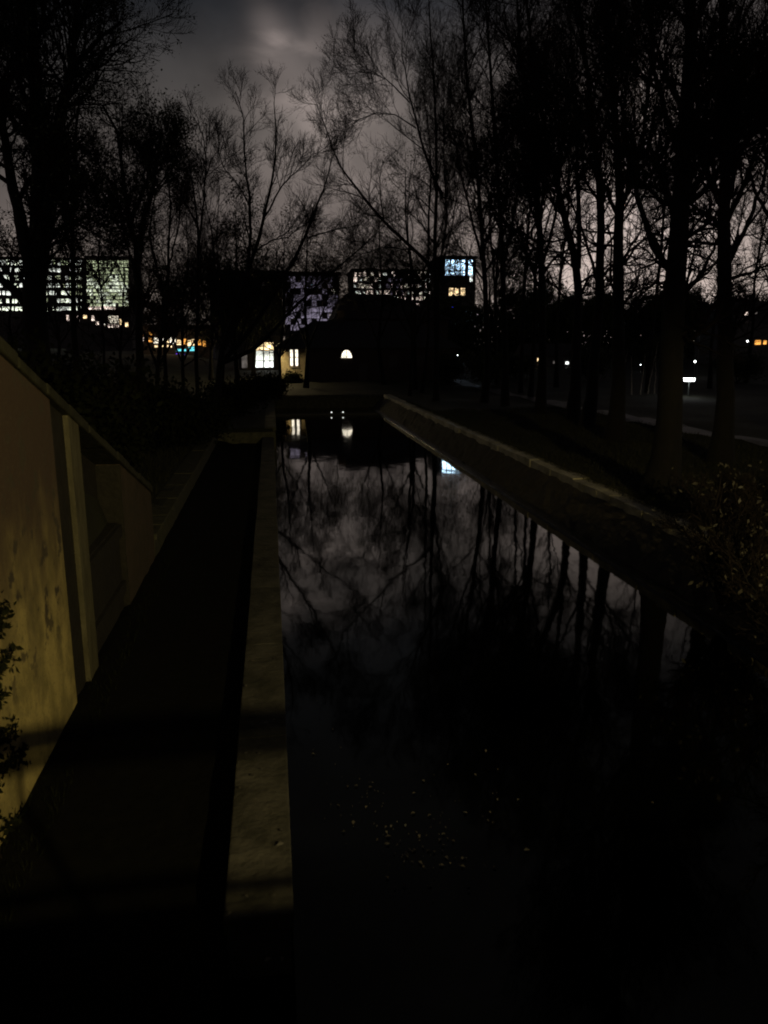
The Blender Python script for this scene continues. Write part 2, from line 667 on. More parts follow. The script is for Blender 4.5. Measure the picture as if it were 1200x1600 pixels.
def copy_tree_at(src, loc, rz, sc, label, group=None):
    r = src.copy()
    COL.objects.link(r)
    r.location = loc
    r.rotation_euler = (0, 0, rz)
    r.scale = (sc, sc, sc)
    tag(r, label, src['category'], group)
    for ch in list(src.children):
        c = ch.copy()
        COL.objects.link(c)
        c.parent = r
    return r


# ------------------------------------------------------------------ setting: ground, water
X_WALL, X_DIV0, X_DIV1, X_TOE, X_COPE = -2.72, -.52, .04, 8.0, 9.25
Y_SIDE_END, Y_END = 39.0, 64.0


def sstep(a, c, x):
    t = np.clip((x - a) / (c - a), 0, 1)
    return t * t * (3 - 2 * t)


def ground_z(x, y):
    z = 1.0 + 0 * x + 0 * y
    left = sstep(-5, -16, x)
    z = z + left * 1.9
    far = sstep(64, 120, y)
    z = z + far * 1.0 * (1 - left * .5)
    z = z + sstep(10.5, 30, x) * .45
    # embankment behind the wing walls, climbing to the bridge
    ramp = np.clip(3.9 - .36 * np.maximum(y - 8, 0) - z + 1.0, 0, 4)
    z = z + np.where(x < 3, ramp * sstep(-2.6, -3.3, x), ramp * .8 * sstep(10.0, 13, x))
    hum = .05 * np.sin(x * 1.3 + .5 * y) + .05 * np.sin(y * .9 - x * .3) + .04 * np.sin(x * 2.9) * np.sin(y * 2.3)
    return z + hum * np.where((x < -4) | (x > 11) | (y > 66), 1, .15)


xs = np.concatenate([[-900, -600, -400, -280, -200, -150, -110, -85], np.arange(-70, -14, 2.0), np.arange(-14, -3.2, .55), [-3.15, -2.95, -2.9],
                     [-.30, -.20, 0.0, .02], np.arange(1, 8, 1.0), [8.6, 9.45, 9.6], np.arange(10.1, 24, .7), np.arange(24, 72, 2.5), [85, 110, 150, 210, 300, 450, 700, 1000]])
ys = np.concatenate([[-400, -150, -60, -30, -20, -14], np.arange(-12, 38.6, .8), [39.12, 39.3], np.arange(40, 63.9, 1.2), [64.2, 64.4], np.arange(65, 100, 1.8), [104, 112, 122, 135, 150, 170, 200, 240, 300, 400, 550, 800, 1200, 2000]])
XX, YY = np.meshgrid(xs, ys)
ZZ = ground_z(XX, YY)
in_side = (XX > -2.93) & (XX < -.21) & (YY < 39.2)
in_main = (XX > -.21) & (XX < 9.5) & (YY < 64.3)
ZZ[in_side | (in_main & ((XX > .01) | (YY < 39.2)))] = -1.6
mask_toe = (XX > 8.5) & (XX < 9.0) & (YY < 64.3)
ZZ[mask_toe] = -.6
gv = np.stack([XX.ravel(), YY.ravel(), ZZ.ravel()], 1)
ny, nx = XX.shape
gi = np.arange(ny * nx).reshape(ny, nx)
gf = np.stack([gi[:-1, :-1], gi[:-1, 1:], gi[1:, 1:], gi[1:, :-1]], -1).reshape(-1, 4)
ground = link('ground', np_mesh('ground', gv, gf, M['grass']))
tag(ground, 'dark grassy banks on both sides of the channel', kind='structure')

w = MB()
w.v = [(-2.9, -14, 0), (8.9, -14, 0), (8.9, 64.35, 0), (-2.9, 64.35, 0)]
w.f = [(0, 1, 2, 3)]
water = w.build('water', M['water'])
mud = MB()
for i, yy_ in enumerate(np.arange(-13, 39.2, .4)):
    for j, xx_ in enumerate((-3.2, -2.74, -2.55, -2.0, -1.5, -1.0, -.51)):
        edge = .16 if j in (1, 2) else 0
        mud.v.append((xx_, yy_, .28 + edge + .05 * rng.random()))
    if i:
        for j in range(6):
            a = (i - 1) * 7 + j
            mud.f.append((a, a + 1, a + 8, a + 7))
mud_o = mud.build('mud', M['mud'], smooth=True)
tag(mud_o, 'black silt filling the side channel below the ochre wall', kind='structure')
tag(water, 'still black canal water mirroring trees and sky', kind='structure')

# footpath on the right bank
pv, pf = [], []
for i, y in enumerate(np.arange(16, 90, 1.0)):
    for dx in (-.65, -.22, .22, .65):
        x = 19.5 + .35 * math.sin(y * .09) + dx + max(0, y - 50) * -.02
        pv.append((x, y, float(ground_z(np.array(x), np.array(y))) + .05 + (.015 if abs(dx) < .4 else 0)))
    if i:
        for k in range(3):
            a = (i - 1) * 4 + k
            pf.append((a, a + 1, a + 5, a + 4))
path = link('footpath', mesh('footpath', pv, pf, M['path']))
tag(path, 'pale wet footpath running between the trees on the right bank', kind='structure')

# ------------------------------------------------------------------ walls of the channel
# left wing wall: sloping head from the bridge down to the water
def wing_top(y):
    return 5.0 - .352 * (y - 8.7)


wing = empty('wing_wall', (X_WALL, 8, 0))
tag(wing, 'stained ochre wing wall with sloping top beside the bridge, lit by a street lamp', 'wall')


def wall_seg(name, y0, y1, x_face, material, thick=.55):
    o = MB().prism([(y0 - 8, -1.5), (y1 - 8, -1.5), (y1 - 8, wing_top(y1)), (y0 - 8, wing_top(y0))], 'x', x_face - X_WALL - thick, x_face - X_WALL)
    return o.build(name, material, wing)


wall_seg('wall_face', -3.0, 10.05, X_WALL, M['ochre'])
wall_seg('groove_back', 10.05, 10.78, X_WALL - .05, M['shade_dark'], .4)
wall_seg('groove_post', 10.78, 11.3, X_WALL + .02, M['grey_post'], .6)
wall_seg('recess_back', 11.3, 14.1, X_WALL - .42, M['shade_dark'], .4)
infill = MB().box(-.30, -.10, 3.42, 6.04, -1.4, 2.05).build('dark_infill', M['shade_dark'], wing)  # dark panel added to keep the recess black
for z0 in (-.2, .75, 1.8):
    MB().box(-.098, -.03, 3.44, 6.02, z0, z0 + .22).build('infill_bar', M['shade_dark'], infill)
wall_seg('end_pier', 14.1, 17.3, X_WALL, M['dim_rusty_wall'], 1.2)
MB().prism([(6.075, -1.5), (6.098, -1.5), (6.098, wing_top(14.1) - .01), (6.075, wing_top(14.1) - .01)], 'x', -.9, .004).build('cheek_shade_slab', M['shade_dark'], wing)  # dark slab laid over the lamp-lit pier front to paint it shaded
# sloping coping stones
y = -2.9
k = 0
while y < 17.2:
    y2 = min(y + .98, 17.32)
    xs0, xs1 = -.86, .05
    h = .13 + .015 * ((k * 7) % 3)
    o = MB().prism([(y + .012 - 8, wing_top(y) + .004), (y2 - .012 - 8, wing_top(y2) + .004), (y2 - .012 - 8, wing_top(y2) + h), (y + .012 - 8, wing_top(y) + h)], 'x', xs0 - .004 * (k % 3), xs1 + .006 * (k % 2))
    o.build('coping_stone', M['shaded_moss'], wing, bevel=.02)
    y = y2
    k += 1

# low quay wall of the side channel, beyond the wing wall
quay_l = empty('quay_wall', (X_WALL, 17.35, 0))
tag(quay_l, 'low mossy quay wall leading away from the end of the ochre wing wall', 'wall')
MB().box(-.5, 0, .0, 21.7, -1.5, .86).build('wall_face', M['moss_stone'], quay_l)
y, k = 0.02, 0
while y < 21.6:
    L = .95 + .25 * rng.random()
    L = min(L, 21.69 - y)
    MB().box(-.56, .05 + .012 * rng.random(), y + .01, y + L - .01, .865, 1.0 + .025 * rng.random()).build('coping_stone', M['moss_stone'], quay_l, bevel=.02)
    y += L
    k += 1

# divider wall between the side channel and the main channel
div = empty('divider_wall', (0, 0, 0))
tag(div, 'narrow concrete divider wall running straight out between two strips of water', 'wall')
MB().box(X_DIV0 + .02, X_DIV1 - .02, 5.56, 39.1, -1.5, .44).build('wall_body', M['concrete'], div)
y = 5.55
while y < 39:
    L = min(2.6 + .5 * rng.random(), 39.1 - y)
    MB().box(X_DIV0 - .01 * rng.random(), X_DIV1 + .01 * rng.random(), y + .002, y + L - .002, .445, .60 + .003 * rng.random())  .build('coping_slab', M['slab'], div, bevel=.015)
    y += L
    if L < .3:
        break

# left quay beyond the side channel, and end quay in front of the house
quay_f = empty('quay_wall', (0, 39.1, 0))
tag(quay_f, 'low dark quay wall at the left edge of the far water', 'wall')
MB().box(-2.75, .12, 0, .35, -1.5, .85).build('end_wall', M['moss_stone'], quay_f)
MB().box(-.35, .14, .36, 25.2, -1.5, .86).build('wall_face', M['moss_stone'], quay_f)
y = .4
while y < 25:
    L = min(1.0 + .3 * rng.random(), 25.15 - y)
    MB().box(-.42, .18, y + .01, y + L - .01, .865, 1.02 + .02 * rng.random()).build('coping_stone', M['moss_stone'], quay_f, bevel=.02)
    y += L
quay_e = empty('quay_wall', (0, 64.1, 0))
tag(quay_e, 'dark quay wall closing the water in front of the mill house', 'wall')
MB().box(.15, 9.2, .0, .4, -1.5, .80).build('wall_face', M['moss_stone'], quay_e)
x = .2
while x < 9.1:
    L = min(1.0 + .3 * rng.random(), 9.2 - x)
    MB().box(x + .01, x + L - .01, -.05, .46, .805, .95 + .02 * rng.random()).build('coping_stone', M['moss_stone'], quay_e, bevel=.02)
    x += L

# right revetment: toe ledge, pitched slope, kerb stones
rev = empty('revetment', (X_TOE, 0, 0))
tag(rev, 'sloping stone bank edged with pale kerb stones along the right side of the water', 'wall')
MB().box(0, .55, -12, 64, -1.5, .05).build('toe_ledge', M['wet_ledge'], rev)
nv, nf = [], []
ysl = np.arange(-12, 64.1, .45)
for i, y in enumerate(ysl):
    for j in range(6):
        f = j / 5
        nv.append((.30 + f * 1.02 + (rng.normal() * .02), y, .02 + f * .92 + rng.normal() * .025))
    if i:
        for j in range(5):
            a = (i - 1) * 6 + j
            nf.append((a, a + 1, a + 7, a + 6))
link('pitched_slope', mesh('pitched_slope', nv, nf, M['slope']), rev)
kerb_me = []
for q in range(5):
    bmx = MB().box(0, .36, .012, .988, 0, .17)
    kerb_me.append(bmx)
y = -12.0
while y < 64:
    L = .85 + .35 * rng.random()
    j = rng.normal(size=3) * .012
    o = MB().box(1.22 + j[0], 1.80 + j[0], y + .006, y + L - .006, .70, 1.07 + j[1]).build('kerb_stone', M['stone'], rev, bevel=.025)
    y += L

# ------------------------------------------------------------------ the bridge the photographer stands on
bridge = empty('road_bridge', (0, 0, 3.7))
tag(bridge, 'road bridge with steel railing that the picture is taken from', 'bridge')
MB().box(-3.2, 11.5, -13, .02, -.7, -.004).build('deck', M['asphalt'], bridge)
MB().box(-3.2, 11.5, .03, .34, -.75, .05).build('parapet_kerb', M['concrete'], bridge)
MB().tube([(-3.2, .25, 1.0), (11.5, .25, 1.0)], .075, 12).build('top_rail', M['steel'], bridge)
MB().tube([(-3.2, .25, .86), (11.5, .25, .86)], .04, 8).build('middle_rail', M['steel'], bridge)
MB().tube([(-3.2, .25, .19), (11.5, .25, .19)], .035, 8).build('lower_rail', M['steel'], bridge)
for x in np.arange(-.8, 11.4, 3.0):
    MB().tube([(x, .25, .03), (x, .25, 1.0)], .028, 8).build('post', M['steel'], bridge)


def point_light(name, loc, power, color, radius, parent=None):
    l = bpy.data.lights.new(name, 'POINT')
    l.energy = power
    l.color = color
    l.shadow_soft_size = radius
    o = bpy.data.objects.new(name, l)
    COL.objects.link(o)
    if parent:
        o.parent = parent
    o.location = loc
    return o


# sodium street lamp on the far pavement of the bridge: its light rakes the wing wall
lamp = empty('street_lamp', (8.6, -7.6, 3.7))
tag(lamp, 'tall sodium street lamp standing on the bridge behind the viewer', 'street lamp')
MB().tube([(0, 0, 0), (0, 0, 2), (0, 0, 4.88), (-.15, 0, 5.13), (-1.0, 0, 5.20)], [.09, .07, .05, .04, .035], 10).build('post', M['steel'], lamp)
MB().box(-1.5, -.9, -.16, .16, 5.14, 5.28).build('lamp_head', M['steel'], lamp, bevel=.03)
MB().box(-1.45, -.98, -.12, .12, 5.08, 5.135).build('lamp_glass', G['lamp_sodium'], lamp)
sp = bpy.data.lights.new('lamp_light', 'SPOT')
sp.energy = 7400
sp.color = (1.0, .79, .33)
sp.shadow_soft_size = .1
sp.spot_size = R(172)
sp.spot_blend = .1
so = bpy.data.objects.new('lamp_light', sp)
COL.objects.link(so)
so.parent = lamp
so.location = (-1.2, 0, 4.72)

# ------------------------------------------------------------------ buildings


def building(name, label, cat, x0, x1, ytop, Y, depth, zbase, wall_mat, roof='flat', group=None):
    """block whose front stands at distance Y between photo columns x0 and x1, head at photo row ytop"""
    a, c = at(x0, ytop, Y), at(x1, ytop, Y)
    root = empty(name, (float(a[0]), Y, zbase))
    W = float(c[0] - a[0])
    H = float(a[2]) - zbase
    MB().box(0, W, 0, depth, -1.5, H).build('wall', M[wall_mat], root)
    if roof == 'flat':
        MB().box(-.3, W + .3, -.3, depth + .3, H + .004, H + .5).build('roof', M['roof'], root)
    elif roof == 'gable':
        MB().prism([(-.5, H), (depth + .5, H), (depth / 2, H + depth * .32)], 'x', -.4, W + .4).build('roof', M['roof'], root)
    tag(root, label, cat, group)
    root['_'] = 0
    del root['_']
    return root, W, H


WIN_ME = {}


def window_mesh(w, h, g):
    key = (round(w, 2), round(h, 2), g)
    if key not in WIN_ME:
        WIN_ME[key] = mesh('window', *(lambda q: (q.v, q.f))(MB().box(-w / 2, w / 2, -.06, .02, -h / 2, h / 2)), G[g])
    return WIN_ME[key]


def window_px(root, x, y, w, h, Y, g, framed=False, name='window'):
    """lit window on the front of a building, centred on photo position (x, y), size in photo pixels"""
    p = at(x, y, Y)
    s = Y / FPX * 1.03
    o = link(name, window_mesh(w * s, h * s, g), root)
    o.location = (float(p[0]) - root.location.x, -.01 - .002 * (len(root.children) % 3), float(p[2]) - root.location.z)
    if framed:
        W, H = w * s, h * s
        b_ = MB()
        t = .08
        b_.box(-W / 2 - t, -W / 2, -.12, .02, -H / 2 - t, H / 2 + t)
        b_.box(W / 2, W / 2 + t, -.12, .02, -H / 2 - t, H / 2 + t)
        b_.box(-W / 2, W / 2, -.12, .02, -H / 2 - t, -H / 2)
        b_.box(-W / 2, W / 2, -.12, .02, H / 2, H / 2 + t)
        b_.build('frame', M['frame'], o)
    return o


# office block far left
Y = 300
offA, W, H = building('office_block', 'wide office block with rows of lit windows at the far left behind the trees', 'building', -70, 132, 402, Y, 22, 3, 'facade_dark')
for x in np.arange(-60, 126, 6.6):
    for j, yy in enumerate(range(410, 486, 12)):
        r = rng.random()
        if r < .16:
            continue
        g = 'white_dim' if r < .5 else 'cool' if r < .88 else 'greenish'
        window_px(offA, x + rng.normal() * .4, yy + rng.normal() * .4, (3.4, 4.4, 5.4)[rng.integers(3)], 5.2 if j else 6.5, Y, g)
offB, W, H = building('office_block', 'greenish glazed office block with closely spaced lit floors behind the left trees', 'building', 134, 204, 402, Y - 12, 22, 3, 'facade')
for yy in np.arange(409, 477, 5.6):
    for x in np.arange(138, 202, 5.0):
        r = rng.random()
        if r < .1:
            continue
        window_px(offB, x, yy, 4.4, 3.6, Y - 12, 'greenish' if r < .62 or yy < 430 else 'cool')
for x in (142, 149, 156, 163, 170, 177):
    window_px(offB, x, 481, 6, 4.5, Y - 12, 'pinkish')

# pavilion with street level lights
Y = 200
pav, W, H = building('street_pavilion', 'low pavilion with pinkish shop lights below the left office blocks', 'building', 98, 204, 488, Y, 8, 3, 'facade_dark')
for x, yy, ww, hh, g in ((106, 497, 3, 8, 'pinkish'), (122, 497, 3, 6, 'pinkish'), (133, 495, 5, 5, 'warm'), (145, 497, 4, 7, 'pinkish'), (152, 505, 4, 4, 'pinkish'), (162, 508, 5, 4, 'cream'),
                         (177, 499, 14, 10, 'cream'), (177, 509, 15, 5, 'pinkish'), (190, 503, 5, 8, 'warm'), (198, 507, 4, 6, 'warm')):
    window_px(pav, x, yy, ww, hh, Y, g, name='shop_window')

# shop row with coloured signs
Y = 140
shop, W, H = building('shop_row', 'low row of shops with orange lights and coloured signs left of the leaning tree', 'building', 212, 330, 512, Y, 9, 2.0, 'facade_dark')
for x, yy, ww, hh, g in ((221, 521, 4, 6, 'orange'), (222, 530, 5, 5, 'pinkish'), (236, 521, 5, 5, 'orange'), (235, 531, 5, 6, 'orange'), (248, 532, 14, 8, 'cream'), (260, 533, 7, 7, 'warm'), (270, 533, 8, 9, 'cream'),
                         (280, 535, 7, 7, 'warm'), (288, 534, 5, 8, 'orange'), (296, 536, 5, 8, 'warm'), (304, 535, 7, 9, 'warm'), (312, 535, 4, 8, 'orange'), (319, 537, 4, 8, 'orange'), (255, 541, 24, 3, 'warm')):
    window_px(shop, x, yy, ww, hh, Y, g, name='shop_window')
for x, yy, ww, hh, g in ((301, 545, 11, 6, 'turquoise'), (283, 547, 14, 3, 'turquoise'), (278, 555, 5, 5, 'violet'), (285, 557, 7, 6, 'violet')):
    window_px(shop, x, yy, ww, hh, Y, g, name='neon_sign')

p = at(262, 520, 137)
point_light('shop_light', (float(p[0]) - shop.location.x, -5, float(p[2]) - shop.location.z), 250, (1, .6, .25), .3, shop)

# hall with tall windows behind the bank, left of the mill house
Y = 104
hall, W, H = building('lit_hall', 'building with brightly lit tall window just left of the mill house', 'building', 372, 440, 524, Y, 8, 1.6, 'facade_dark', 'gable')
for x in (404, 420):
    for yy, hh, g in ((541, 11, 'warm'), (556, 14, 'white_dim'), (569, 9, 'white')):
        window_px(hall, x, yy, 13, hh, Y, g, True)
for x in (382,):
    window_px(hall, x, 563, 8, 22, Y, 'dim', True)

# lavender facade: the floodlight on it is painted as glowing panels
Y = 170
lav, W, H = building('lavender_building', 'building with floodlit pale lavender facade made of glowing panels above the mill house roof', 'building', 444, 530, 428, Y, 14, 2.5, 'facade_dark')
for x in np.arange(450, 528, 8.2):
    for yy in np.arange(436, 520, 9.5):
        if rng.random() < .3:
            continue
        window_px(lav, x, yy, 6.4 + rng.random(), 7.2 + rng.random(), Y, 'lavender', name='facade_glow_panel')
for x, yy, g in ((486, 447, 'turquoise'), (521, 455, 'cream'), (519, 494, 'cream')):
    window_px(lav, x, yy, 6, 5, Y - .2, g)

# small block behind the leaning tree
Y = 230
blk, W, H = building('apartment_block', 'dark apartment block with a few small lit windows behind the leaning tree', 'building', 326, 440, 424, Y, 14, 3, 'facade_dark')
for x, yy, ww, hh, g in ((343, 438, 5, 7, 'warm'), (344, 452, 5, 8, 'pinkish'), (342, 466, 4, 6, 'pinkish'), (396, 430, 9, 6, 'warm'), (372, 447, 4, 4, 'dim'), (412, 446, 5, 7, 'dim'), (430, 440, 5, 6, 'dim'), (364, 470, 4, 6, 'warm'), (400, 462, 5, 6, 'dim'), (425, 470, 4, 5, 'pinkish')):
    window_px(blk, x, yy, ww, hh, Y, g)

# terrace behind the mill
Y = 190
ter, W, H = building('terrace_block', 'long block with a band of warm and bluish lit windows behind the mill roof', 'building', 552, 688, 423, Y, 14, 2.5, 'facade_dark')
for x in np.arange(556, 688, 6.4):
    for yy, p in ((428, .4), (437, .6), (447, .9), (457, .9), (466, .85), (478, .3)):
        if rng.random() > p:
            continue
        r = rng.random()
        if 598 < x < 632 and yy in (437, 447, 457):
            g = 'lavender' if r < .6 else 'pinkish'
        else:
            g = 'pinkish' if r < .45 else 'cream' if r < .75 else 'white_dim'
        window_px(ter, x + rng.normal() * .8, yy + rng.normal() * .5, (3.0, 4.2, 5.4)[rng.integers(3)], (3.6, 5.2, 6.4)[rng.integers(3)], Y, g)

# tower with blue-white sign
Y = 166
tow, W, H = building('sign_tower', 'tower with bright blue-white illuminated sign panels among the right-hand trees', 'building', 690, 744, 403, Y, 12, 2.5, 'facade_dark')
for x in (699, 707, 715, 723, 735):
    window_px(tow, x, 418, 6.2, 22, Y, 'blue_white', name='sign_panel')
window_px(tow, 736, 435, 4, 10, Y, 'white')
for x in (705, 713, 723):
    window_px(tow, x, 456, 7, 11, Y, 'warm', True)
for x, yy in ((701, 480), (709, 481), (702, 489), (710, 488), (704, 497)):
    window_px(tow, x, yy, 7.4, 7, Y, 'blue', name='blue_sign')

# distant blocks at the right
Y = 100
rb, W, H = building('distant_house', 'distant house with orange lit window at the right edge', 'building', 1150, 1240, 505, Y, 10, 2.5, 'facade_dark', 'gable')
for x, yy, ww, hh, g in ((1184, 535, 10, 7, 'orange'), (1195, 535, 5, 6, 'orange'), (1180, 488, 6, 5, 'dim'), (1166, 491, 4, 7, 'pinkish')):
    window_px(rb, x, yy, ww, hh, Y, g)
rb2, W, H = building('distant_house', 'distant dark house with three tiny lit windows seen between the right-hand trunks', 'building', 826, 905, 556, 100, 5, 1.9, 'facade_dark', 'gable')
for x, yy, ww, hh, g in ((845, 567, 7, 8, 'warm'), (866, 566, 4, 4, 'dim'), (886, 567, 5, 4, 'white'), (841, 562, 3, 5, 'warm')):
    window_px(rb2, x, yy, ww, hh, 100, g)

# ------------------------------------------------------------------ mill house at the end of the water
Y = 85.0
hz = 1.0
pL, pC, pR = at(438, 600, Y), at(480, 600, Y), at(700, 600, Y)
eave = float(at(480, 541, Y)[2])
ridge = float(at(505, 500, Y)[2])
house = empty('mill_house', (float(pC[0]), Y, hz))
tag(house, 'low mill house with pitched roof, twin lit windows and a lit half-round window', 'building')
WF = float(pR[0] - pC[0])
WS = float(pC[0] - pL[0])
EH, RH = eave - hz, ridge - hz
# lit wing (set back a little) and dark front range
MB().box(-WS, 0, .05, 8, -1, EH).build('wing_wall', M['plaster'], house)
MB().box(.004, WF, -3.0, 9, -1, EH - .05).build('front_wall', M['dark_brick'], house)
rf = MB()
rv = [(-WS - .6, -3.5, EH - .1), (WF + .5, -3.5, EH - .1), (WF + .5, 9.5, EH - .1), (-WS - .6, 9.5, EH - .1),
      (.9, 3.2, RH), (WF - 3.0, 3.2, RH)]
rf.v = rv + [(x_, y_, z_ - .14) for x_, y_, z_ in rv[:4]]
rf.f = [(0, 1, 5, 4), (1, 2, 5), (2, 3, 4, 5), (3, 0, 4), (6, 7, 1, 0), (7, 8, 2, 1), (8, 9, 3, 2), (9, 6, 0, 3), (9, 8, 7, 6)]
rf.build('roof', M['roof'], house)
# twin window with surround
for x in (455.6, 463.6):
    p = at(x, 559, Y)
    o = MB().box(-.14, .14, -.03, .05, -.85, .85).build('window', G['cream'] if x > 460 else G['cream'], house,
                                                       loc=(float(p[0] - pC[0]), .02, float(p[2]) - hz))
    fb = MB()
    fb.box(-.22, -.142, -.08, .04, -.95, .95).box(.142, .22, -.08, .04, -.95, .95).box(-.14, .14, -.08, .04, .852, .95)
    fb.build('frame', M['frame'], o)
    MB().box(-.17, .17, -.075, .02, -.03, .03).build('glazing_bar', M['frame'], o)
    MB().box(-.28, .28, -.16, .03, -1.04, -.952).build('sill', M['plaster'], o)
# half-round window
p = at(541.5, 559, Y - 3.0)
arc = [(.56 * math.cos(a), .80 * math.sin(a)) for a in np.linspace(0, math.pi, 13)]
o = MB().prism(arc, 'y', -.06, .06).build('half_round_window', G['cream'], house, loc=(float(p[0] - pC[0]), -3.02, float(p[2]) - hz))
fr = MB()
for a in np.linspace(0, math.pi, 5)[1:-1]:
    fr.tube([(0, -.08, .02), (.56 * math.cos(a), -.08, .8 * math.sin(a))], .022, 5)
fr.build('glazing_bar', M['frame'], o)
fr = MB()
out = [(.68 * math.cos(a), .93 * math.sin(a)) for a in np.linspace(0, math.pi, 13)]
for (a0, a1), (b0, b1) in zip(zip(arc, arc[1:]), zip(out, out[1:])):
    fr.prism([a0, a1, b1, b0], 'y', -.10, .05)
fr.build('arch_surround', M['dark_brick'], o)
MB().box(.8, 1.7, -.28, .2, .0, 2.1).build('door', M['frame'], house, loc=(4.5, -2.77, 0))
for x in (9.0, 12.0):
    wdk = MB().box(-.45, .45, -.05, .05, -.6, .6).build('dark_window', M['frame'], house, loc=(x, -3.02, 2.4))
    MB().box(-.03, .03, -.07, .04, -.6, .6).build('glazing_bar', M['black_metal'], wdk)
MB().box(-.4, .4, -.4, .4, 0, 1.6).build('chimney', M['dark_brick'], house, loc=(4, 3.2, RH - .5))

# taller mill range behind
Y2 = 97.0
bL, bR = at(527, 520, Y2), at(700, 520, Y2)
zr = float(at(580, 455, Y2)[2])
ze = float(at(527, 497, Y2)[2])
mill = empty('mill_barn', (float(bL[0]), Y2, 1.3))
tag(mill, 'tall dark hipped barn roof rising behind the low mill house', 'building')
Wm = float(bR[0] - bL[0])
MB().box(0, Wm, 0, 11, -1, ze - 1.3).build('wall', M['dark_brick'], mill)
rf = MB()
E, T = ze - 1.3 - .05, zr - 1.3
rf.v = [(-.4, -.5, E), (Wm + .4, -.5, E), (Wm + .4, 11.5, E), (-.4, 11.5, E), (.8, 2.2, T - .9), (Wm - 5.0, 2.2, T - .9), (Wm - 5, 8.8, T - .9), (.8, 8.8, T - .9),
        (1.6, 5.5, T), (Wm - 7.0, 5.5, T)]
rf.f = [(3, 2, 1, 0), (0, 1, 5, 4), (1, 2, 6, 5), (2, 3, 7, 6), (3, 0, 4, 7), (4, 5, 9, 8), (5, 6, 9), (6, 7, 8, 9), (7, 4, 8)]
rf.build('roof', M['roof'], mill)

# floating boom with two small marker lamps on the far water
boom = empty('floating_boom', (0, 57.5, 0))
tag(boom, 'low dark floating boom with two tiny white marker lamps on the far water', 'boom')
MB().tube([(.3, 0, .06), (4, .1, .06), (7.9, 0, .06)], .11, 10).build('float', M['black_metal'], boom)
for x in (518, 536):
    p = at(x, 645.2, 57.5)
    o = MB().tube([(0, 0, .1), (0, 0, max(.16, float(p[2]) - .05))], .025, 6).build('lamp_post', M['black_metal'], boom, loc=(float(p[0]), 0, 0))
    MB().box(-.05, .05, -.05, .05, -.035, .05).build('marker_lamp', G['white_dim'], o, loc=(0, 0, max(.2, float(p[2]))), bevel=.015)

# courtyard lamp lighting the mill's left wall
p = at(421, 541, 82.5)
gz = float(ground_z(np.array(p[0]), np.array(82.5)))
cl_ = empty('courtyard_lamp', (float(p[0]), 82.5, gz))
tag(cl_, 'small globe lamp on a post lighting the left wall of the mill house', 'street lamp')
hh = float(p[2]) - gz
MB().tube([(0, 0, 0), (0, 0, hh - .1)], [.05, .035], 8).build('post', M['black_metal'], cl_)
sv = MB()
sv.tube([(0, 0, hh - .13), (0, 0, hh - .1), (0, 0, hh), (0, 0, hh + .1), (0, 0, hh + .13)], [.05, .11, .16, .11, .05], 12)
sv.build('lamp_globe', G['lamp_warm'], cl_, smooth=True)
point_light('lamp_light', (.0, .0, hh), 1700, (1, .76, .36), .2, cl_)

# lamps along the right bank
def path_lamp(x, y, Yd, label, head='globe', power=60, color=(1, .93, .85), size=.13):
    p = at(x, y, Yd)
    gz = float(ground_z(np.array(p[0]), np.array(Yd)))
    hh = float(p[2]) - gz
    root = empty('path_lamp', (float(p[0]), Yd, gz))
    tag(root, label, 'street lamp', 'lamps along the right bank')
    MB().tube([(0, 0, 0), (0, 0, hh - size * .6)], [.055, .035], 8).build('post', M['steel'], root)
    if head == 'drum':
        MB().tube([(0, 0, hh - size * .62), (0, 0, hh + size * .62)], [size * 1.9, size * 2.1], 14).build('lamp_globe', G['lamp_white'], root, smooth=False)
        MB().tube([(0, 0, hh + size * .64), (0, 0, hh + size * .95)], [size * 2.4, size * .4], 14).build('cap', M['black_metal'], root)
        for k_ in range(9):
            a_ = 2 * math.pi * k_ / 9
            MB().tube([(size * 2.12 * math.cos(a_), size * 2.12 * math.sin(a_), hh - size * .7), (size * 2.25 * math.cos(a_), size * 2.25 * math.sin(a_), hh + size * .7)], .016, 5).build('guard_bar', M['black_metal'], root)
    else:
        MB().tube([(0, 0, hh - size), (0, 0, hh - size * .7), (0, 0, hh), (0, 0, hh + size * .7), (0, 0, hh + size)], [size * .3, size * .75, size, size * .75, size * .3], 10).build('lamp_globe', G['lamp_white'] if color[2] > .6 else G['lamp_warm'], root, smooth=True)
    point_light('lamp_light', (0, 0, hh - size * 1.3), power, color, size, root)
    return root


path_lamp(1077, 593, 52, 'bright white drum lamp on a short post in the right-hand park', 'drum', 1.5, (1, 1, .95), .19)
path_lamp(1094, 518, 85, 'small white globe lamp, highest of the lamps among the right trees', size=.15, power=15)
path_lamp(1086, 565, 80, 'small white globe lamp just above the bright drum lamp', size=.11, power=6)
path_lamp(1168, 533, 95, 'small globe lamp beside the orange window at the right edge', size=.11, power=10)
path_lamp(1001, 570, 90, 'tiny dim globe lamp above the pale saplings', size=.055, power=4)
path_lamp(715, 555, 90, 'tiny lamp against the dark trunks right of the mill house', size=.06, power=2)

# ------------------------------------------------------------------ vegetation
def gbase(x, Yd):
    """ground point below photo column x at distance Yd"""
    d = ray(x, 600)
    p = EYE + d * (Yd / d[1])
    return np.array([p[0], Yd, float(ground_z(np.array(p[0]), np.array(Yd))) - .08])


def line(pts, Yd, dep=1.5, gx=None):
    """stem through photo positions at about distance Yd, wandering in depth"""
    ph = rng.random() * 6
    out_ = []
    sgn = rng.choice((-1, 1))
    for i, (x, y) in enumerate(pts):
        out_.append(at(x, y, Yd + sgn * dep * i / max(1, len(pts) - 1) + .25 * math.sin(i * 1.3 + ph)))
    if gx is not None:
        out_ = [gbase(gx, Yd)] + out_
    return np.array(out_)


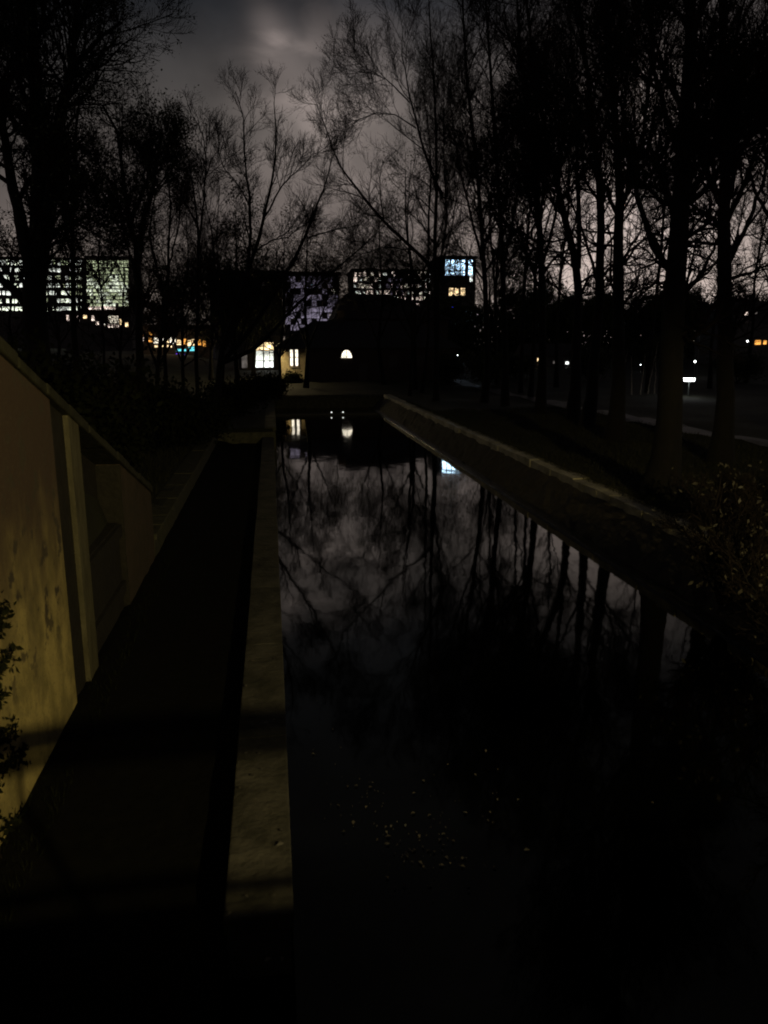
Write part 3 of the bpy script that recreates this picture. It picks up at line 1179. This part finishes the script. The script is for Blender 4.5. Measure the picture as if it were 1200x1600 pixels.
BIG = ((20, .30, .98, 36, .34, 8, .55, .11), (9, .15, 1, 38, .42, 6, .40, .16), (7, .12, 1, 36, .45, 4, .30, .2), (4, .15, 1, 34, .5, 3, .2, .2))
TALL2 = ((30, .30, .99, 44, .22, 8, .50, .14), (9, .12, 1, 40, .46, 6, .45, .18), (7, .12, 1, 36, .5, 4, .40, .2), (3, .15, 1, 34, .5, 3, .3, .2))
LOWER = ((10, .24, .60, 60, .19, 8, .25, .17), (8, .12, 1, 48, .5, 6, .2, .2), (7, .12, 1, 42, .55, 4, .2, .22), (3, .15, 1, 36, .5, 3, .2, .2))
TALL = ((19, .48, .99, 38, .25, 8, .60, .13), (8, .12, 1, 38, .44, 6, .50, .17), (7, .12, 1, 36, .48, 4, .40, .2), (3, .15, 1, 34, .5, 3, .3, .2))
THIN = ((14, .35, .98, 32, .26, 6, .6, .10), (8, .15, 1, 36, .45, 5, .45, .15), (7, .12, 1, 34, .5, 4, .35, .2))
STEM = ((9, .34, 1, 34, .20, 7, .40, .10), (7, .15, 1, 36, .45, 5, .40, .15), (6, .1, 1, 34, .5, 4, .3, .2), (3, .2, 1, 30, .5, 3, .2, .2))
SHRUB = ((8, .15, .98, 40, .5, 5, .3, .14), (7, .15, 1, 40, .5, 4, .25, .2), (5, .15, 1, 40, .5, 3, .2, .25))

# --- left bank
tree('broad_tree', 'massive forked tree rising out of frame at the far left', [
    (line([(55, 470), (58, 420), (62, 340), (62, 240), (58, 150), (50, 60), (46, -40)], 24, 1.2, 55), .46, .09),
    (line([(60, 420), (78, 330), (88, 230), (95, 165), (120, 95), (160, 60), (190, 35)], 24, -1.5), .24, .035),
    (line([(52, 430), (30, 340), (14, 250), (-5, 160), (-20, 60)], 24, 1.8), .22, .04),
    (line([(88, 200), (110, 120), (118, 40), (115, -30)], 24.5, 1.0), .13, .03),
    (line([(62, 240), (38, 150), (20, 80), (-10, 40)], 23.5, -1.4), .12, .03),
    (line([(72, 380), (100, 350), (130, 340), (170, 352)], 24, 1.0), .09, .02)],
    lv=((13, .32, .98, 40, .24, 7, .35, .13), (9, .15, 1, 40, .45, 6, .3, .18), (8, .12, 1, 38, .48, 4, .25, .22), (4, .15, 1, 34, .5, 3, .2, .2)),
    leaves=9000, leaf_mat='leaf_dark', leaf_size=.045)
tree('slender_tree', 'slim straight tree just right of the massive forked tree', [
    (line([(114, 480), (114, 400), (112, 300), (118, 210), (125, 150)], 28, 1.0, 116), .14, .03),
    (line([(114, 400), (98, 340), (88, 280)], 28, 1.0), .06, .02)], lv=STEM, leaves=3500, leaf_mat='leaf_dark', leaf_size=.045)
tree('leafy_tree', 'leafy dark-crowned tree with forked trunk between the slim trees on the left bank', [
    (line([(217, 520), (216, 450), (214, 390), (198, 330), (190, 260), (186, 200), (160, 165)], 32, 1.2, 217), .21, .04),
    (line([(216, 410), (222, 350), (238, 300), (248, 240), (252, 205)], 32, -1.2), .13, .03),
    (line([(205, 345), (230, 280), (236, 215)], 32, 1.2), .1, .03),
    (line([(212, 380), (180, 345), (140, 330)], 32, 1.4), .08, .02)],
    lv=((10, .4, .98, 42, .22, 6, .3, .14), (8, .15, 1, 40, .5, 5, .3, .18), (7, .12, 1, 38, .5, 4, .25, .2), (3, .15, 1, 34, .5, 3, .2, .2)),
    leaves=6500, leaf_mat='leaf_dark', leaf_size=.055)
tree('slender_tree', 'thin bare tree left of the fan-shaped leaning tree', [
    (line([(306, 560), (309, 470), (310, 390), (306, 320), (294, 250), (288, 200)], 40, 1.2, 306), .12, .022),
    (line([(309, 400), (318, 320), (322, 250), (316, 205)], 40, -1.0), .06, .018),
    (line([(308, 350), (285, 310), (275, 270)], 40, 1.2), .05, .015)], lv=STEM, leaves=900, leaf_size=.05)
tree('slender_tree', 'thin dark tree standing directly behind the orange shop lights', [
    (line([(258, 520), (262, 430), (266, 340), (262, 260), (256, 215)], 46, 1.2, 256), .13, .025),
    (line([(263, 420), (280, 350), (284, 290)], 46, 1.0), .06, .02)], lv=STEM, leaves=3000, leaf_size=.06)

tree('young_tree', 'young leafy tree in front of the greenish glazed office block', [
    (line([(160, 500), (158, 450), (152, 410), (158, 370), (150, 335)], 30, 1.0, 163), .07, .015),
    (line([(158, 450), (178, 420), (190, 385)], 30, 1.0), .04, .012), (line([(156, 440), (138, 415), (128, 385)], 30, -1.0), .04, .012)],
    lv=((9, .3, 1, 46, .22, 6, .2, .15), (7, .15, 1, 42, .5, 5, .2, .2), (7, .1, 1, 40, .5, 4, .2, .22)), leaves=2600, leaf_mat='leaf_brown', leaf_size=.05)
tree('young_tree', 'young twiggy tree in front of the far left office windows', [
    (line([(16, 490), (20, 450), (12, 410), (22, 370)], 27, 1.0, 14), .07, .015),
    (line([(18, 455), (40, 425), (48, 395)], 27, 1.0), .04, .012), (line([(18, 450), (-2, 425), (-8, 395)], 27, -1.0), .04, .012)],
    lv=((8, .3, 1, 46, .24, 6, .2, .15), (7, .15, 1, 42, .5, 5, .2, .2), (6, .1, 1, 40, .5, 4, .2, .22)), leaves=1500, leaf_mat='leaf_brown', leaf_size=.045)

# --- the fan-shaped tree leaning over the bank
Yc = 45
tree('leaning_tree', 'bare fan-shaped tree with several stems leaning over the left bank', [
    (line([(342, 560), (362, 500), (385, 430), (400, 390), (420, 310), (431, 240), (432, 190), (428, 160)], Yc, 1.0, 336), .2, .02),
    (line([(386, 428), (392, 360), (389, 300), (381, 240), (382, 190), (368, 143)], Yc, -1.2), .1, .018),
    (line([(346, 565), (382, 530), (430, 458), (472, 382), (494, 325), (512, 280), (519, 240)], Yc, 1.8), .16, .025),
    (line([(345, 568), (400, 545), (456, 484), (515, 428), (570, 382), (602, 352)], Yc, -2.0), .13, .022),
    (line([(410, 345), (440, 290), (470, 262), (490, 240)], Yc, 1.4), .06, .015),
    (line([(390, 320), (370, 285), (350, 262), (340, 235)], Yc, 1.0), .05, .014),
    (line([(480, 372), (520, 360), (560, 352)], Yc, 1.2), .05, .014),
    (line([(352, 525), (338, 440), (330, 360), (318, 300), (322, 270)], Yc, 1.4), .08, .016),
    (line([(400, 392), (425, 375), (450, 372), (480, 345)], Yc, -1.2), .05, .014)],
    twig_r=.005, lv=((9, .30, 1, 36, .15, 7, .35, .12), (7, .15, 1, 38, .5, 5, .4, .16), (7, .12, 1, 32, .55, 4, .35, .2), (3, .15, 1, 30, .5, 3, .3, .2)),
    leaves=500, leaf_size=.05)

# --- bushy trees in the middle distance
MID = ((16, .18, .98, 46, .34, 6, .25, .14), (8, .15, 1, 42, .48, 5, .25, .18), (7, .12, 1, 40, .5, 4, .2, .22))
for (xb, Yd, ytop, lf, lab) in (
        (372, 66, 330, 3600, 'bushy leafy tree behind the fan-shaped leaning tree'),
        (478, 74, 345, 1500, 'bushy brown-leaved tree behind the right stems of the leaning tree'),
        (600, 78, 320, 600, 'bushy tree rising behind the barn roof'),
        (648, 70, 262, 900, 'dense dark tree rising right of the barn roof'),
        (775, 84, 262, 2600, 'dense dark tree behind the trunks right of the sign tower'),
        (396, 92, 405, 2200, 'leafy tree in front of the dark apartment block'),
        (330, 84, 395, 3200, 'leafy tree right of the orange shop lights'),
        (252, 118, 455, 3000, 'brown-leaved tree glowing orange above the shop lights'),
        (808, 118, 430, 3600, 'leafy tree at the left end of the dark belt behind the right trunks'),
        (868, 126, 440, 3600, 'leafy tree above the tiny lit windows in the dark belt'),
        (925, 120, 448, 3600, 'leafy tree behind the slanting trunk in the dark belt'),
        (985, 128, 452, 3600, 'leafy tree behind the pale saplings in the dark belt'),
        (1040, 122, 456, 3600, 'leafy tree behind the nearest thick trunk in the dark belt'),
        (1098, 130, 462, 3600, 'leafy tree behind the highest globe lamp in the dark belt'),
        (1150, 124, 455, 3600, 'leafy tree left of the orange window in the dark belt'),
        (1225, 128, 450, 3600, 'leafy tree at the right end of the dark belt')):
    b0 = gbase(xb, Yd)
    top = at(xb + rng.normal() * 10, ytop, Yd + rng.normal())
    q = [b0 + (top - b0) * f + np.array([rng.normal() * .25, rng.normal() * .25, 0]) * (f > 0) for f in (0, .25, .5, .75, 1)]
    tree('bushy_tree', lab, [(q, .22, .03), ([q[1], q[1] + np.array([-1.2, .4, 3.0]), q[1] + np.array([-2.2, .8, 6.0])], .12, .03), ([q[1], q[1] + np.array([1.3, -.4, 3.0]), q[1] + np.array([2.4, -.6, 6.2])], .12, .03)],
         lv=MID if xb not in (600, 648, 478) else ((16, .42, .98, 46, .26, 6, .25, .14),) + MID[1:], leaves=lf * 3, leaf_size=.10 if Yd < 100 else .17, leaf_spread=.3, leaf_mat='leaf_brown' if xb in (478, 252) else 'leaf_dark', twig_r=.007)

# --- bare thicket trees in front of the town
for (xb, Yd, ytop, lab) in ((285, 52, 330, 'twiggy thicket tree between the thin bare tree and the shop lights'), (436, 62, 360, 'twiggy thicket tree between the stems of the leaning tree'),
                            (528, 108, 372, 'twiggy tree above the left end of the mill roof'), (576, 112, 360, 'twiggy tree above the middle of the barn roof'), (628, 110, 350, 'twiggy tree above the right end of the barn roof'),
                            (668, 112, 345, 'twiggy tree beside the left edge of the sign tower'), (764, 104, 330, 'twiggy tree beside the right edge of the sign tower'), (190, 60, 385, 'twiggy tree in front of the pinkish pavilion lights'),
                            (345, 58, 300, 'twiggy thicket tree at the back of the fan-shaped leaning tree'), (640, 62, 250, 'twiggy thicket tree left of the tree with the arching limb'), (242, 40, 260, 'twiggy thicket tree between the leafy tree and the thin bare tree'),
                            (90, 62, 385, 'twiggy tree between the massive tree and the office windows')):
    b0 = gbase(xb, Yd)
    top = at(xb + rng.normal() * 6, ytop, Yd)
    q = [b0 + (top - b0) * f + np.array([rng.normal() * .2, rng.normal() * .2, 0]) * (f > 0) for f in (0, .25, .5, .75, 1)]
    hq = top[2] - b0[2]
    tree('thicket_tree', lab, [(q, .13, .02)] + [([q[1], q[1] + np.array([sx_ * .10, .2, .22]) * hq, q[1] + np.array([sx_ * .22, .3, .55]) * hq], .07, .02) for sx_ in (-1, 1.1)],
         lv=((13, .2, 1, 42, .26, 7, .35, .13), (8, .15, 1, 40, .45, 5, .3, .18), (7, .12, 1, 36, .5, 4, .3, .2), (3, .15, 1, 34, .5, 3, .2, .2)), leaves=150 if Yd > 61 else 900, leaf_size=.06, twig_r=.0055)

# --- right bank: tall trunks
tree('tall_tree', 'nearest thick-trunked tall tree on the right bank', [
    (line([(1045, 700), (1050, 560), (1054, 430), (1064, 300), (1072, 180), (1078, 60), (1082, -60), (1085, -200)], 20, .6, 1043), .40, .07),
    (line([(1054, 440), (1020, 380), (1000, 320), (985, 250), (972, 160)], 20, 1.5), .10, .025),
    (line([(1060, 330), (1100, 300), (1135, 250), (1160, 160)], 20, -1.5), .09, .025),
    (line([(1066, 260), (1040, 180), (1020, 90), (1010, 0)], 20, 1.4), .09, .03)], lv=TALL, leaves=500)
tree('tall_tree', 'dark tall tree with straight trunk second from the right edge', [
    (line([(1135, 640), (1134, 540), (1132, 400), (1130, 250), (1128, 100), (1126, -60)], 25, .6, 1136), .34, .07),
    (line([(1132, 420), (1165, 360), (1190, 290), (1220, 180)], 25, 1.5), .09, .025),
    (line([(1131, 330), (1105, 280), (1095, 200)], 25, -1.5), .08, .025)], lv=TALL, leaves=500)
tree('tall_tree', 'tall tree at the right edge of the picture', [
    (line([(1222, 600), (1218, 480), (1210, 330), (1208, 180), (1206, 20), (1204, -80)], 33, .6, 1224), .24, .05),
    (line([(1211, 360), (1176, 290), (1160, 200)], 33, 1.5), .09, .025)], lv=TALL, leaves=500)
tree('tall_tree', 'tall tree with forked limbs left of the nearest thick trunk', [
    (line([(966, 620), (966, 520), (967, 400), (968, 290), (960, 180), (952, 60), (948, -60)], 32, .6, 966), .33, .06),
    (line([(968, 330), (1000, 240), (1015, 140), (1020, 40)], 32, -1.5), .1, .03),
    (line([(967, 420), (1000, 380), (1035, 330)], 32, 1.5), .07, .02)], lv=TALL, leaves=500)
tree('tall_tree', 'slanting tall tree whose trunk leans right before the pink sky glow', [
    (line([(925, 620), (934, 500), (938, 400), (940, 330), (930, 230), (918, 120), (905, 0), (900, -60)], 37, .6, 920), .30, .05),
    (line([(936, 450), (910, 360), (882, 290), (858, 200)], 37, 1.5), .08, .025),
    (line([(938, 400), (985, 330), (1010, 290)], 37, -1.5), .07, .02)], lv=TALL, leaves=500)
tree('tall_tree', 'tall tree with trunk splitting high into steep limbs right of the sign tower', [
    (line([(898, 620), (902, 500), (905, 430), (880, 330), (862, 250), (842, 160), (828, 60), (820, -40)], 41, .6, 897), .30, .05),
    (line([(904, 420), (905, 330), (900, 230), (895, 120), (890, 0)], 41, 1.2), .14, .03),
    (line([(885, 345), (850, 300), (820, 270)], 41, -1.2), .07, .02)], lv=TALL, leaves=500)
tree('tall_tree', 'tall tree in the middle of the right-hand row of trunks', [
    (line([(846, 630), (848, 520), (846, 400), (838, 290), (825, 180), (812, 70), (806, -40)], 45, .6, 846), .27, .05),
    (line([(846, 420), (870, 330), (880, 230), (885, 130)], 45, 1.2), .1, .03)], lv=TALL2, twig_r=.008, leaves=500)
tree('tall_tree', 'tall tree fourth from the sign tower in the right-hand row', [
    (line([(790, 620), (788, 500), (784, 380), (776, 260), (768, 140), (760, 20), (756, -40)], 50, .6, 790), .22, .05),
    (line([(786, 420), (806, 320), (820, 220), (824, 110)], 50, -1.2), .1, .03)], lv=TALL2, twig_r=.008, leaves=700)
tree('tall_tree', 'tall tree with close steep limbs directly right of the sign tower', [
    (line([(764, 620), (760, 500), (755, 380), (744, 260), (732, 150), (724, 40), (722, -40)], 54, .6, 757), .22, .05),
    (line([(757, 420), (734, 330), (712, 230), (700, 130)], 54, 1.2), .1, .03)], lv=TALL2, twig_r=.008, leaves=700)
tree('tall_tree', 'tall tree with a limb arching left over the mill roof', [
    (line([(682, 620), (681, 500), (680, 400), (682, 300), (682, 200), (676, 90), (670, 0)], 57, .6, 682), .2, .04),
    (line([(681, 425), (650, 392), (607, 353), (563, 303), (530, 258), (514, 215), (493, 157)], 57, -1.6), .15, .02),
    (line([(692, 310), (664, 240), (642, 160), (626, 75), (630, 40)], 57, 1.2), .11, .018),
    (line([(640, 160), (605, 125), (575, 108), (556, 98)], 57, 1.2), .05, .012),
    (line([(650, 200), (620, 180), (585, 176), (555, 190)], 57, -1.2), .05, .012),
    (line([(650, 392), (600, 385), (560, 400), (520, 420)], 57, 1.2), .06, .014)],
    twig_r=.0065, lv=((13, .30, 1, 40, .16, 7, .35, .12), (8, .15, 1, 36, .45, 6, .45, .15), (7, .12, 1, 32, .5, 4, .4, .2), (3, .15, 1, 30, .5, 3, .3, .2)), leaves=1500)
for (xb, Yd, lab, r0) in ((686, 68, 'thin tall tree right behind the tree with the arching limb', .16), (662, 66, 'thin tall tree left of the tree with the arching limb', .15), (832, 56, 'thin tall tree close left of the middle trunk', .17), (1012, 58, 'thin tall tree between the forked tree and the nearest trunk', .16), (870, 66, 'thin tall tree behind the middle of the right-hand row', .17),
                          (1104, 62, 'thin tall tree behind the bright drum lamp', .16), (1165, 70, 'thin tall tree behind the right edge trees', .17), (815, 62, 'thin tall tree behind the gap left of the middle trunk', .16),
                          (776, 74, 'thin tall tree just behind the fourth trunk right of the sign tower', .17), (1210, 60, 'thin tall tree half cut off by the right edge', .18)):
    b0 = gbase(xb, Yd)
    q = [b0 + np.array([rng.normal() * .3 * f * 3, rng.normal() * .3, f * 24]) for f in (0, .2, .4, .6, .8, 1)]
    tree('tall_tree', lab, [(q, r0, .04), ([q[2], q[2] + np.array([1.2, .3, 4]), q[2] + np.array([1.9, .5, 9])], .08, .03)],
         lv=((22, .38 if xb > 720 else .46, .99, 44, .16, 7, .4, .14), (8, .12, 1, 38, .45, 5, .5, .15), (6, .12, 1, 34, .5, 4, .4, .2)), leaves=1500, leaf_size=.06, twig_r=.008)

# far wood closing the view behind the right bank: reads as one mass
n = 120000
fx = 28 + 150 * rng.random(n)
fy = 140 + 14 * rng.random(n)
top_ = 11.3 + 1.6 * np.sin(fx * .23) + 1.1 * np.sin(fx * .61 + 1) + .8 * np.sin(fx * 1.7)
fz = 1.6 + (top_ - 1.6) * rng.random(n) ** .8 + rng.normal(size=n) * .25
c = np.stack([fx, fy, fz], 1)
u = norm(rng.normal(size=(n, 3)))
w_ = norm(np.cross(u, rng.normal(size=(n, 3))))
sz = .22 + .2 * rng.random((n, 1))
V = np.stack([c - u * sz, c + w_ * sz * .6, c + u * sz, c - w_ * sz * .6], 1).reshape(-1, 3)
fw = link('far_wood', np_mesh('far_wood', V, np.arange(4 * n).reshape(-1, 4), M['leaf_dark']))
tag(fw, 'dark far wood along the horizon behind the right bank', 'wood', kind='stuff')

# pale saplings lit by the drum lamp
for i, (x, lean) in enumerate(((972, .06), (988, -.05), (1002, .04), (1013, .12), (1024, -.02), (1036, .03))):
    b0 = gbase(x, 56)
    hgt = 3.2 + rng.random()
    tree('sapling', '%s of the six pale saplings lit left of the drum lamp' % ('leftmost', 'second from left', 'third from left', 'slanting fourth from left', 'fifth from left', 'rightmost')[i],
         [([b0, b0 + np.array([lean * 2, 0, hgt * .5]), b0 + np.array([lean * 5, .1, hgt])], .045, .012)], lv=((7, .4, 1, 34, .3, 4, .4, .12), (5, .2, 1, 34, .5, 3, .3, .2)), bark='pale_bark', group='saplings by the path', twig_r=.004, sides=6)


def shrub(name, label, base, height, radius, stems=7, leaves=3000, leaf_mat='leaf_dark', leaf_size=.06, spread=.2, group=None, lv=SHRUB, twig_r=.004):
    st = []
    base = np.array(base, float)
    for k in range(stems):
        a = 2 * math.pi * (k + rng.random() * .7) / stems
        rr = radius * (.35 + .6 * rng.random())
        h = height * (.65 + .4 * rng.random())
        d = np.array([math.cos(a), math.sin(a), 0])
        st.append(([base + d * .06, base + d * rr * .35 + np.array([0, 0, h * .4]), base + d * rr * .75 + np.array([0, 0, h * .78]), base + d * rr + np.array([0, 0, h])], .03, .008))
    o = tree(name, label, st, cat='shrub', lv=lv, leaves=leaves, leaf_mat=leaf_mat, leaf_size=leaf_size, leaf_spread=spread, sides=5, group=group, twig_r=twig_r)
    for ch in o.children:
        if ch.name.split('.')[0] in ('trunk', 'limb'):
            ch.name = 'stem'
    return o


# dark shrubs on the left embankment
for (x, Yd, h, rad, lab) in ((-12, 19, 3.3, 2.2, 'dense dark shrub at the foot of the massive forked tree'), (52, 20, 3.0, 2.0, 'dense dark shrub beneath the far left office windows'),
                             (95, 25, 3.0, 2.1, 'dark shrub below the slim straight tree on the left bank'), (150, 26, 2.3, 2.0, 'dark shrub below the greenish office block'),
                             (200, 30, 2.2, 2.0, 'dark shrub at the base of the leafy tree'), (262, 33, 1.7, 1.8, 'low dark shrub under the coloured shop signs'), (310, 37, 1.4, 1.7, 'low dark shrub at the base of the thin bare tree'),
                             (360, 47, 1.3, 1.6, 'low dark shrub at the foot of the fan-shaped leaning tree'), (398, 60, 1.1, 1.5, 'low dark shrub on the bank below the lit hall window'), (424, 66, 1.0, 1.3, 'low dark shrub at the corner of the far left quay'), (459, 81.5, .55, .6, 'small bush beneath the twin windows of the mill house')):
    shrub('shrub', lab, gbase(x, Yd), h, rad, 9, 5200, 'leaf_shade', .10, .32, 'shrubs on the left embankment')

# right foreground shrubs catching the lamp
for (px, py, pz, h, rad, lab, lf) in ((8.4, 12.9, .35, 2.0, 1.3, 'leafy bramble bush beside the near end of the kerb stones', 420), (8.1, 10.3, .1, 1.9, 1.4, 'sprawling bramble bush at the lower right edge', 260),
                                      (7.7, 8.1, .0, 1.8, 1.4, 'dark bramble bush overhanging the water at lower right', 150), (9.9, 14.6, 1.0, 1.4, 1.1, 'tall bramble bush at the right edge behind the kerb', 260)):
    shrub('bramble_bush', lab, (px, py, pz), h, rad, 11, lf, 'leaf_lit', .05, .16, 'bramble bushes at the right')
for (x, Yd, h, rad, lab) in ((700, 76, 2.6, 2.2, 'dark shrub right of the mill house'), (760, 72, 2.4, 2.2, 'dark shrub below the right-hand row of trunks'), (805, 80, 2.2, 2.4, 'dark shrub left of the tiny lit windows'),
                             (920, 75, 2.4, 2.4, 'dark shrub left of the pale saplings'), (1150, 70, 2.5, 2.4, 'dark shrub right of the bright drum lamp'), (1010, 95, 3.0, 2.6, 'dark shrub behind the pale saplings')):
    shrub('shrub', lab, gbase(x, Yd), h, rad, 8, 3200, 'leaf_dark', .11, .35, 'shrubs beyond the right bank')

# ivy hanging on the left wall edge
ivy = empty('ivy', (X_WALL, 6.4, 0))
IVY_SPAN = 1.95
tag(ivy, 'dark ivy hanging down the left edge of the ochre wall', 'ivy')
st = []
for k in range(60):
    y0 = -1.6 + IVY_SPAN * rng.random() ** .8
    zt = (4.9 - .9 * rng.random()) if y0 < .9 else (3.4 - 1.6 * rng.random() - (y0 - .9) * .9)
    n_ = 9
    zz = np.linspace(zt, .15 + rng.random() * 1.0, n_)
    yy = y0 + np.cumsum(rng.normal(size=n_) * .07)
    st.append(np.stack([np.full(n_, .03) + rng.random(n_) * .05, yy, zz], 1))
for k in range(7):      # runners creeping on to the lit face
    n_ = 9
    z0 = .6 + 2.2 * rng.random()
    st.append(np.stack([np.full(n_, .02), np.linspace(.2, 1.0 + .5 * rng.random(), n_) + rng.normal(size=n_) * .03, z0 + np.linspace(0, -.7 * rng.random(), n_) + rng.normal(size=n_) * .04], 1))
IP = np.stack(st)
V, F = tubes(IP, np.full(IP.shape[:2], .007), 4)
link('stem', np_mesh('stem', V, F, M['twig']), ivy)
V, F = leaves_on(IP, 7500, .04, .05)
V[:, 0] = np.maximum(V[:, 0], .008)
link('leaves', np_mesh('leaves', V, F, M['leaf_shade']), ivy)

# grass blades on the right bank near the kerb and behind the left quay
def grass_patch(name, label, n, xr, yr, h, material='blade', zfix=None):
    x = xr[0] + (xr[1] - xr[0]) * rng.random(n)
    y = yr[0] + (yr[1] - yr[0]) * rng.random(n) ** 1.3
    z = ground_z(x, y) if zfix is None else np.full(n, zfix)
    a = rng.random(n) * 6.28
    hh_ = h * (.5 + rng.random(n))
    dx, dy = np.cos(a) * .012, np.sin(a) * .012
    lx, ly = rng.normal(size=n) * .05, rng.normal(size=n) * .05
    V = np.stack([np.stack([x - dx, y - dy, z - .03], 1), np.stack([x + dx, y + dy, z - .03], 1), np.stack([x + lx, y + ly, z + hh_], 1)], 1).reshape(-1, 3)
    o = link(name, np_mesh(name, V, np.arange(3 * n).reshape(-1, 3), M[material]))
    tag(o, label, 'grass', kind='stuff')


grass_patch('bank_grass', 'short dark grass on the right bank behind the kerb', 60000, (9.85, 19), (13, 48), .13)
grass_patch('bank_grass', 'short dark grass on the left bank behind the quay', 16000, (-9, -3.35), (17.5, 48), .15)

grass_patch('silt_weeds', 'dark weeds growing on the silt at the foot of the ochre wall', 5000, (-2.7, -2.35), (4, 18), .14, 'leaf_shade', .34)
grass_patch('kerb_grass', 'grass tufts hanging over the right kerb stones', 9000, (9.55, 9.95), (14, 55), .16)

# fallen leaves: floating on the near water, strewn on divider and kerb
def leaf_litter(name, label, pts, size):
    n = len(pts)
    a = rng.random((n, 1)) * 6.28
    u = np.concatenate([np.cos(a), np.sin(a), rng.normal(size=(n, 1)) * .12], 1)
    w_ = np.concatenate([-np.sin(a), np.cos(a), rng.normal(size=(n, 1)) * .12], 1)
    s = size * (.35 + 1.3 * rng.random((n, 1)) ** 2)
    c = pts
    up = np.array([0, 0, .012])
    V = np.stack([c - u * s, c - u * s * .2 + w_ * s * .55 + up, c + u * s, c - u * s * .2 - w_ * s * .55 + up], 1).reshape(-1, 3)
    o = link(name, np_mesh(name, V, np.arange(4 * n).reshape(-1, 4), M['leaf_float']))
    tag(o, label, 'leaves', kind='stuff')


pts = []
for (cx, cy, sx_, sy_, n) in ((600, 1300, 12, 10, 12), (635, 1335, 14, 12, 16), (672, 1330, 30, 18, 22), (565, 1250, 22, 22, 26), (690, 1320, 70, 50, 50), (520, 1180, 30, 60, 20), (720, 1300, 40, 30, 18), (640, 1390, 30, 8, 8), (1000, 1000, 30, 12, 5), (800, 1250, 90, 60, 8)):
    for _ in range(n):
        p = on_z(cx + rng.normal() * sx_, cy + rng.normal() * sy_, .012)
        if .25 < p[0] < 7.8 and p[1] > 4:
            pts.append(p)
leaf_litter('floating_leaves', 'fallen leaves floating on the near water', np.array(pts), .022)
n = 60
pts = np.stack([X_DIV0 + .04 + (X_DIV1 - X_DIV0 - .08) * rng.random(n), 5 + 30 * rng.random(n) ** 1.6, np.full(n, .625)], 1)
leaf_litter('fallen_leaves', 'fallen leaves lying on the divider wall', pts, .03)
n = 260
pts = np.stack([9.3 + .5 * rng.random(n), 14 + 34 * rng.random(n), np.full(n, 1.10)], 1)
leaf_litter('fallen_leaves', 'fallen leaves lying along the right kerb stones', pts, .04)
